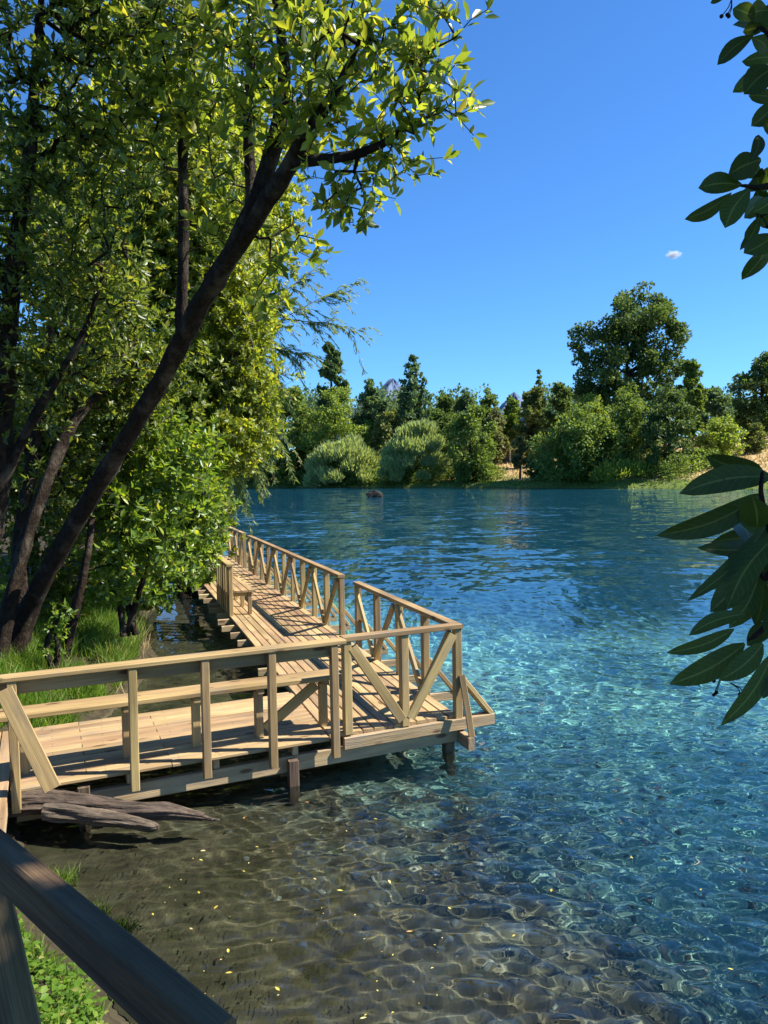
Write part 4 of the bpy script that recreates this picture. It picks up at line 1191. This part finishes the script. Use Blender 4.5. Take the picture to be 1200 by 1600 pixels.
# rock in the river
def rock(name, loc, r, seed, mat):
    rng = np.random.default_rng(seed)
    bpy.ops.mesh.primitive_ico_sphere_add(subdivisions=3, radius=1, location=loc)
    o = bpy.context.object; o.name = name; o.data.name = name
    co = np.array([v.co for v in o.data.vertices])
    for _ in range(7):
        d = unit(rng.normal(size=3)); s = rng.uniform(.45, .8)
        k = co @ d
        co = co - np.outer(np.maximum(k - s, 0), d) * .9
    co = co * np.array(r) + rng.normal(0, .02, co.shape) * min(r)
    o.data.vertices.foreach_set('co', co.astype(np.float32).ravel()); o.data.update()
    o.data.materials.append(mat)
    return o
p = onz(584, 777, 0)
tag(rock('river_rock', (p[0], p[1], .1), (1.15, .8, .75), 7, M_STONE), 'dark rock standing out of the river near the far bank', 'rock')

# cobbles on the river bed
rs = np.random.default_rng(401)
X = rs.uniform(-1.5, 9, 6500); Y = rs.uniform(3.6, 12, 6500)
m = -sgn_left(X, Y) > .9 + 1.6 * rs.random(6500)
X, Y = X[m], Y[m]; n = len(X); Z = terrain_z(X, Y)
ico = [(0, 0, 1)] + [(math.cos(a) * .9, math.sin(a) * .9, .45) for a in np.arange(7) * .8976] + [(math.cos(a + .4), math.sin(a + .4), -.25) for a in np.arange(7) * .8976]
ico = np.array(ico); tf = [(0, 1 + i, 1 + (i + 1) % 7) for i in range(7)] + [q for i in range(7) for q in ((1 + i, 8 + i, 1 + (i + 1) % 7), (1 + (i + 1) % 7, 8 + i, 8 + (i + 1) % 7))]
S = .008 + .042 * rs.random(n) ** 3.2
an = rs.uniform(0, 6.28, n); ca, sa = np.cos(an), np.sin(an)
el = rs.uniform(.6, 1.0, n); fl = rs.uniform(.35, .6, n)
lx = ico[None, :, 0] * S[:, None] * (1 + rs.normal(0, .08, (n, len(ico)))); ly = ico[None, :, 1] * (S * el)[:, None]; lz = ico[None, :, 2] * (S * fl)[:, None] * (1 + rs.normal(0, .2, (n, len(ico))))
V = np.stack([X[:, None] + lx * ca[:, None] - ly * sa[:, None], Y[:, None] + lx * sa[:, None] + ly * ca[:, None], Z[:, None] + lz], -1).reshape(-1, 3)
T = (np.array(tf)[None] + (np.arange(n) * len(ico))[:, None, None]).reshape(-1, 3)
mc, t_, out_ = new_mat('cobble'); k = NT(t_)
at_ = k.n('Attribute', attribute_name='rnd')
b = k.n('BsdfPrincipled', i_Roughness=.85)
k.l(k.ramp(at_.outputs['Fac'], [(0, (.03, .03, .024)), (.5, (.075, .075, .055)), (.85, (.13, .13, .10)), (.96, (.22, .20, .14)), (1, (.20, .12, .07))]), b.inputs['Base Color']); k.l(b.outputs[0], out_.inputs[0])
o = obj('river_cobbles', mesh_np('river_cobbles', V, T, np.repeat(rs.random(n), len(ico)), True), mc, kind='stuff')
o['label'] = 'small rounded stones on the river bed'; o.cycles.is_caustics_receiver = True

# driftwood log
rl = np.random.default_rng(411)
def log_path(L): return [at(px, py, y) for px, py, y in L]
lg = empty('driftwood_log', onz(60, 1290, 0), 'grey split driftwood log lying at the shore below the near walkway', 'log')
def log_limb(name, pts, radii, n, sides, seed):
    rng = np.random.default_rng(seed)
    P = smooth_path(pts, n); r = np.interp(np.linspace(0, 1, n), np.linspace(0, 1, len(radii)), radii)
    d = unit(np.gradient(P, axis=0)); x = unit(np.cross(d, (0, 0, 1.))); y = np.cross(x, d)
    an = np.arange(sides) * 2 * math.pi / sides
    u_ = np.linspace(0, 1, n)[:, None]; th_ = an[None]
    kn = rng.normal(0, .09, (10, 7))
    low = sum(np.interp(u_[:, 0] * 9, np.arange(10), kn[:, q])[:, None] * np.cos((q % 3 + 1) * th_ + q) for q in range(7))
    rr = r[:, None] * (1 + low + .05 * np.sin(7 * th_ + 3 * np.sin(5 * u_)) + .045 * np.sin(12 * th_ + 4 * np.sin(4 * u_ + 1)) - .10 * np.maximum(np.sin(3 * th_ + 2 * u_ + seed), 0) ** 6 + rng.normal(0, .012, (n, sides)))
    V = P[:, None] + rr[..., None] * (1.0 * np.cos(an)[None, :, None] * x[:, None] + .95 * np.sin(an)[None, :, None] * y[:, None])
    V = V.reshape(-1, 3)
    i = np.arange(n - 1)[:, None] * sides + np.arange(sides)[None]; j = np.arange(n - 1)[:, None] * sides + (np.arange(sides)[None] + 1) % sides
    Q = [tuple(q) for q in np.stack([i, j, j + sides, i + sides], -1).reshape(-1, 4).tolist()]
    Q += [tuple(range(sides - 1, -1, -1)), tuple((n - 1) * sides + np.arange(sides))]
    me = bpy.data.meshes.new(name); me.from_pydata((V - np.array(lg.location)).tolist(), [], Q); me.update()
    return obj(name, me, M_DRIFT, lg)
log_limb('log_trunk', log_path([(-10, 1262, 6.15), (60, 1252, 6.2), (130, 1257, 6.25), (200, 1266, 6.25), (262, 1268, 6.25), (318, 1276, 6.3)]), (.095, .10, .095, .08, .065, .035), 90, 40, 1)
log_limb('broken_tip', log_path([(312, 1275, 6.3), (330, 1280, 6.3), (343, 1281, 6.3)]), (.022, .014, .008), 10, 8, 2)
log_limb('side_limb', log_path([(70, 1268, 6.1), (130, 1274, 6.1), (190, 1282, 6.1), (235, 1291, 6.1), (248, 1292, 6.1)]), (.07, .068, .058, .045, .02), 70, 34, 3)

# floating yellow leaves
rf_ = np.random.default_rng(421)
M_FALL = leaf_mat('fallen_leaf', [(0, (.45, .33, .05)), (.5, (.60, .50, .10)), (.85, (.70, .62, .30)), (1, (.45, .20, .05))], (1, 1, .6), .15, .5)
FL = [(238, 1430), (296, 1449), (312, 1397), (383, 1363), (483, 1255), (404, 1324), (862, 1391), (805, 1463), (645, 1455), (490, 1372), (536, 1392), (334, 1420), (317, 1345), (313, 1332), (380, 1281), (352, 1520), (356, 1482), (430, 1545), (573, 1591), (610, 1380), (1137, 1511), (985, 1340), (1040, 1345), (1096, 1390), (590, 1280), (700, 1420)]
fm = mesh_np('fallen_leaf', T_BIG[0] * np.array([1, .42, .6]), T_BIG[1], None, True); fm.materials.append(M_FALL)
for px, py in FL:
    p = onz(px, py, 0); zz = float(water_z(np.array([p[0]]), np.array([p[1]]))[0])
    o = bpy.data.objects.new('fallen_leaf', fm); ROOT.link(o)
    s = rf_.uniform(.03, .05)
    o.location = (p[0], p[1], zz + .006); o.rotation_euler = (rf_.normal(0, .06), rf_.normal(0, .06), rf_.uniform(0, 6.28)); o.scale = (s, s, s * .5)
    tag(o, 'small yellow fallen leaf floating on the clear shallows', 'leaf', 'fallen leaves floating on the water')
n = 50
PX = rf_.uniform(140, 720, n); PY = 1290 + rf_.random(n) ** .8 * 300
P = np.array([onz(a, b_, 0) for a, b_ in zip(PX, PY)]); ok = sgn_left(P[:, 0], P[:, 1]) < -.1; P = P[ok]; n = len(P)
P[:, 2] = water_z(P[:, 0], P[:, 1]) + .005
az = rf_.uniform(0, 6.28, n); lv = Leaves()
lv.add(T_MID, P, np.stack([np.cos(az), np.sin(az), 0 * az], 1), np.tile([0, 0, 1.], (n, 1)) + rf_.normal(0, .05, (n, 3)), rf_.uniform(.010, .022, n), .5, rf_)
o = lv.build('leaf_flecks', M_FALL, None, 'stuff'); o['label'] = 'tiny pale leaf flecks scattered over the shallows'; o['category'] = 'leaves'

# ------------------------------------------------------------------ the tree beside the viewer
ro = np.random.default_rng(501)
ob = np.array([3.3, -.3, tz(3.3, -.3) - .3])
ot = empty('overhanging_tree', ob, 'tree beside the viewer whose dark glossy leaves hang in from the right edge', 'tree')
V, Q, P_, r_ = sweep([ob, (3.2, 0, 2.4), (3.0, .4, 4.2), (2.9, .8, 6.2)], (.2, .17, .13, .05), 30, 14, ro)
obj('trunk', poly_mesh('trunk', [(V - ob, Q)]), M_BARK, ot)
attr = blob_points([((2.9, .7, 5.4), (1.35, 1.35, 1.0)), ((3.3, .5, 6.0), (1.3, 1.2, .8)), ((2.4, .8, 5.0), (.8, 1.0, .7)), ((3.0, 2.0, 6.0), (1.1, .8, .9)), ((2.5, 2.1, 5.4), (.6, .6, .6))], 1300, ro, .5)
ok_, _, _, _ = in_frame(attr)
attr = attr[~ok_]
tips, tipd, parts, _ = grow([(P_[8:], r_[8:])], attr, ro)
obj('branches', poly_mesh('branches', [(v - ob, q) for v, q in parts]), M_BARK, ot)['kind'] = 'stuff'
lv = Leaves(); rosettes(lv, T_MID, tips, tipd, ro, (6, 9), (.10, .16), (.36, .46))
lv.build('crown', M_CANELO, ot, 'stuff')
# boughs that reach into the picture, with every leaf a part
ST = np.linspace(0, 1, 9)
def hero_leaf(pb_, pt_, yb, yt, wpx, seed, curl=.12):
    rng = np.random.default_rng(seed)
    a = at(pb_[0], pb_[1], yb); b = at(pt_[0], pt_[1], yt)
    L = np.linalg.norm(b - a); x = (b - a) / L
    w = wpx * (1.22 if yb > 1.5 else 1.22) / FPX * (yb + yt) / 2 / 2
    view = unit(CAM - (a + b) / 2)
    nrm = unit(view + rng.normal(0, .22, 3)); y = unit(np.cross(nrm, x)); z = np.cross(x, y)
    prof = np.sin(np.pi * ST ** (1.25 if yb > 1.5 else .95)) ** .62 * (1 - .08 * ST); prof[0] = .10; prof[-1] = .02
    sw = curl * L * rng.choice([-1, 1])
    V = []
    for i, u in enumerate(ST):
        c = a + x * L * u + y * sw * math.sin(math.pi * u) * .5 - z * L * .10 * u * u
        for v in (-1, -.5, 0, .5, 1):
            V.append(c + y * w * prof[i] * v + z * (w * .22 * abs(v) * prof[i] - .02 * w * math.sin(9 * u + v)))
    Q = [(i * 5 + j, i * 5 + j + 1, i * 5 + j + 6, i * 5 + j + 5) for i in range(8) for j in range(4)]
    me = mesh_np('leaf', np.array(V) - ob, np.array(Q), np.tile([-1, -.5, 0, .5, 1], 9), True)
    la = me.attributes.new('along', 'FLOAT', 'POINT'); la.data.foreach_set('value', np.repeat(ST, 5).astype(np.float32))
    o = obj('leaf', me, M_HERO, ot)
    # petiole
    return a
def hero_mat():
    m, t, out = new_mat('large_glossy_leaf'); k = NT(t)
    oi = k.n('ObjectInfo')
    g = k.n('NewGeometry')
    n = k.noise(g.outputs['Position'], 60, 4, .6)
    col = k.mix(n, (.028, .050, .009), (.058, .090, .015))
    av = k.math('ABSOLUTE', k.n('Attribute', attribute_name='rnd').outputs['Fac']); au = k.n('Attribute', attribute_name='along').outputs['Fac']
    mid = k.math('LESS_THAN', av, .07)
    sv = k.math('LESS_THAN', k.math('FRACT', k.math('SUBTRACT', k.math('MULTIPLY', au, 11), k.math('MULTIPLY', av, 1.8))), .09)
    vein = k.math('MAXIMUM', mid, k.math('MULTIPLY', sv, .45))
    col = k.mix(vein, col, (.12, .15, .04))
    spot = k.ramp(k.noise(g.outputs['Position'], 140, 2, .5), [(.70, (0, 0, 0)), (.74, (1, 1, 1))])
    col = k.mix(spot, col, (.09, .06, .02))
    hs = k.n('HueSaturation'); k.l(col, hs.inputs['Color']); k.l(k.math('ADD', k.math('MULTIPLY', oi.outputs['Random'], .6), .65), hs.inputs['Value'])
    b = k.n('BsdfPrincipled', i_Roughness=.4); b.inputs['Specular IOR Level'].default_value = .25
    k.l(hs.outputs[0], b.inputs['Base Color']); k.l(k.bump(k.math('SUBTRACT', n, vein), .25, .0015), b.inputs['Normal'])
    tr = k.n('BsdfTranslucent'); k.l(k.mix(1.0, hs.outputs[0], (2.0, 1.8, .8), 'MULTIPLY'), tr.inputs[0])
    mx = k.n('MixShader', i_0=.35); k.l(b.outputs[0], mx.inputs[1]); k.l(tr.outputs[0], mx.inputs[2]); k.l(mx.outputs[0], out.inputs[0])
    return m
M_HERO = hero_mat()
Lw = lambda X, Y: (1000 + X * .2999, 680 + Y * .3)
Up = lambda X, Y: (1000 + X * .2625, Y * .2625)
yl, yu = .95, 2.1
HL = [((637, 185), (358, 118), 105), ((690, 215), (228, 295), 120), ((640, 305), (122, 532), 118), ((585, 325), (607, 492), 140), ((650, 480), (250, 838), 72), ((535, 670), (385, 915), 130), ((700, 530), (455, 885), 130),
      ((620, 720), (472, 1000), 105), ((640, 760), (598, 985), 85), ((545, 932), (270, 1028), 72), ((490, 1010), (148, 1132), 66), ((545, 1085), (160, 1292), 112), ((640, 1085), (420, 1275), 95), ((690, 1135), (432, 1512), 82),
      ((700, 980), (560, 1095), 80), ((740, 640), (560, 760), 140), ((720, 1230), (650, 1370), 55), ((700, 430), (640, 640), 100), ((760, 860), (650, 1010), 110)]
for i, (p0, p1, w) in enumerate(HL):
    dy = ro.uniform(-.05, .06)
    hero_leaf(Lw(*p0), Lw(*p1), yl + dy, yl + dy + ro.uniform(-.04, .03), w * .3, 600 + i)
HU = [((672, 212), (474, 370), 78), ((690, 118), (555, 48), 85), ((745, 168), (614, 186), 70), ((665, 225), (775, 305), 82), ((800, 400), (634, 545), 135), ((810, 600), (674, 742), 95), ((655, 965), (716, 778), 62), ((605, 1100), (360, 1108), 112),
      ((545, 1148), (283, 1318), 98), ((650, 1125), (512, 1335), 125), ((720, 950), (538, 1040), 130), ((712, 1288), (604, 1468), 50), ((800, 1395), (628, 1495), 115), ((730, 1140), (790, 990), 100), ((500, -10), (418, 18), 28), ((760, 60), (650, 90), 100),
      ((790, 1180), (690, 1250), 90), ((720, 1050), (620, 1000), 80), ((820, 160), (740, 40), 110), ((740, 1180), (640, 1290), 90), ((800, 820), (750, 700), 40)]
for i, (p0, p1, w) in enumerate(HU):
    dy = ro.uniform(-.08, .10)
    hero_leaf(Up(*p0), Up(*p1), yu + dy, yu + dy + ro.uniform(-.06, .05), w * .2625, 700 + i)
for i in range(6):                              # more leaves crowding the right edge
    px, py = ro.uniform(1165, 1235), ro.uniform(760, 1080); an_ = ro.uniform(1.9, 4.0)
    hero_leaf((px, py), (px + 95 * math.cos(an_), py - 75 * math.sin(an_) + 25), yl + ro.uniform(.02, .16), yl + ro.uniform(.02, .16), ro.uniform(24, 36), 800 + i)
for i in range(14):
    px, py = ro.uniform(1185, 1240), ro.uniform(20, 390); an_ = ro.uniform(1.7, 4.3)
    hero_leaf((px, py), (px + 52 * math.cos(an_), py - 46 * math.sin(an_) + 10), yu + ro.uniform(.02, .3), yu + ro.uniform(.02, .3), ro.uniform(18, 26), 830 + i)
def twig(name, pts, radii, parent=None):
    V, Q, _, _ = sweep(pts, radii, max(8, 5 * len(pts)), 7, ro, .05)
    obj(name, poly_mesh(name, [(V - ob, Q)]), M_BARK, parent or ot)
fr = np.array([3.0, .5, 4.4])
twig('bough', [fr, at(1500, 500, 1.25), at(1290, 790, 1.0), at(1225, 870, .97), at(1195, 905, .95)], (.03, .018, .010, .006, .003))
twig('twig', [at(1225, 870, .97), at(1205, 830, .96), at(1190, 775, .95), at(1191, 738, .95)], (.005, .004, .003, .002))
twig('twig', [at(1290, 790, 1.0), at(1240, 930, .97), at(1190, 985, .95), at(1170, 1000, .95)], (.006, .005, .004, .002))
twig('twig', [at(1195, 905, .95), at(1180, 880, .95), at(1160, 873, .95)], (.003, .003, .002))
twig('bough', [fr, at(1420, 100, 2.0), at(1290, 250, 2.1), at(1200, 290, 2.1), at(1158, 290, 2.1)], (.03, .020, .014, .009, .004))
twig('twig', [at(1290, 250, 2.1), at(1240, 120, 2.1), at(1195, 48, 2.1), at(1178, 50, 2.1)], (.010, .008, .005, .003))
twig('twig', [at(1240, 330, 2.1), at(1210, 330, 2.1), at(1185, 340, 2.1)], (.006, .004, .003))
# seed heads on thin stalks
def seeds(pts, stalk, y):
    for px, py in pts:
        p = at(px, py, y)
        q = np.array([(math.cos(a), math.sin(a)) for a in np.arange(6) * 1.047])
        lat = [(-1, .05), (-.5, .8), (.1, 1.0), (.6, .7), (1, .05)]
        V = np.array([p + .0011 * y * 2.6 * np.array([c * r, s * r, z]) for z, r in lat for c, s in q])
        F = [(i * 6 + j, i * 6 + (j + 1) % 6, i * 6 + 6 + (j + 1) % 6, i * 6 + 6 + j) for i in range(4) for j in range(6)]
        sh = obj('seed_head', mesh_np('seed_head', V - ob, np.array(F), None, True), M_BARK, ot)
        twig('stalk', [at(stalk[0], stalk[1], y), (at(*stalk, y) + p) / 2 + np.array([.004, 0, 0]), p], (.0007 * y, .0006 * y, .0006 * y), sh)
seeds([Up(485, 97), Up(528, 97), Up(520, 88)], Up(545, -5), 2.1)
seeds([Lw(385, 1280), Lw(398, 1340), Lw(385, 1352)], Lw(420, 1150), .95)
seeds([Lw(520, 1350), Lw(540, 1345)], Lw(470, 1290), .95)
seeds([Up(697, 1345), Up(760, 1350)], Up(690, 1250), 2.1)
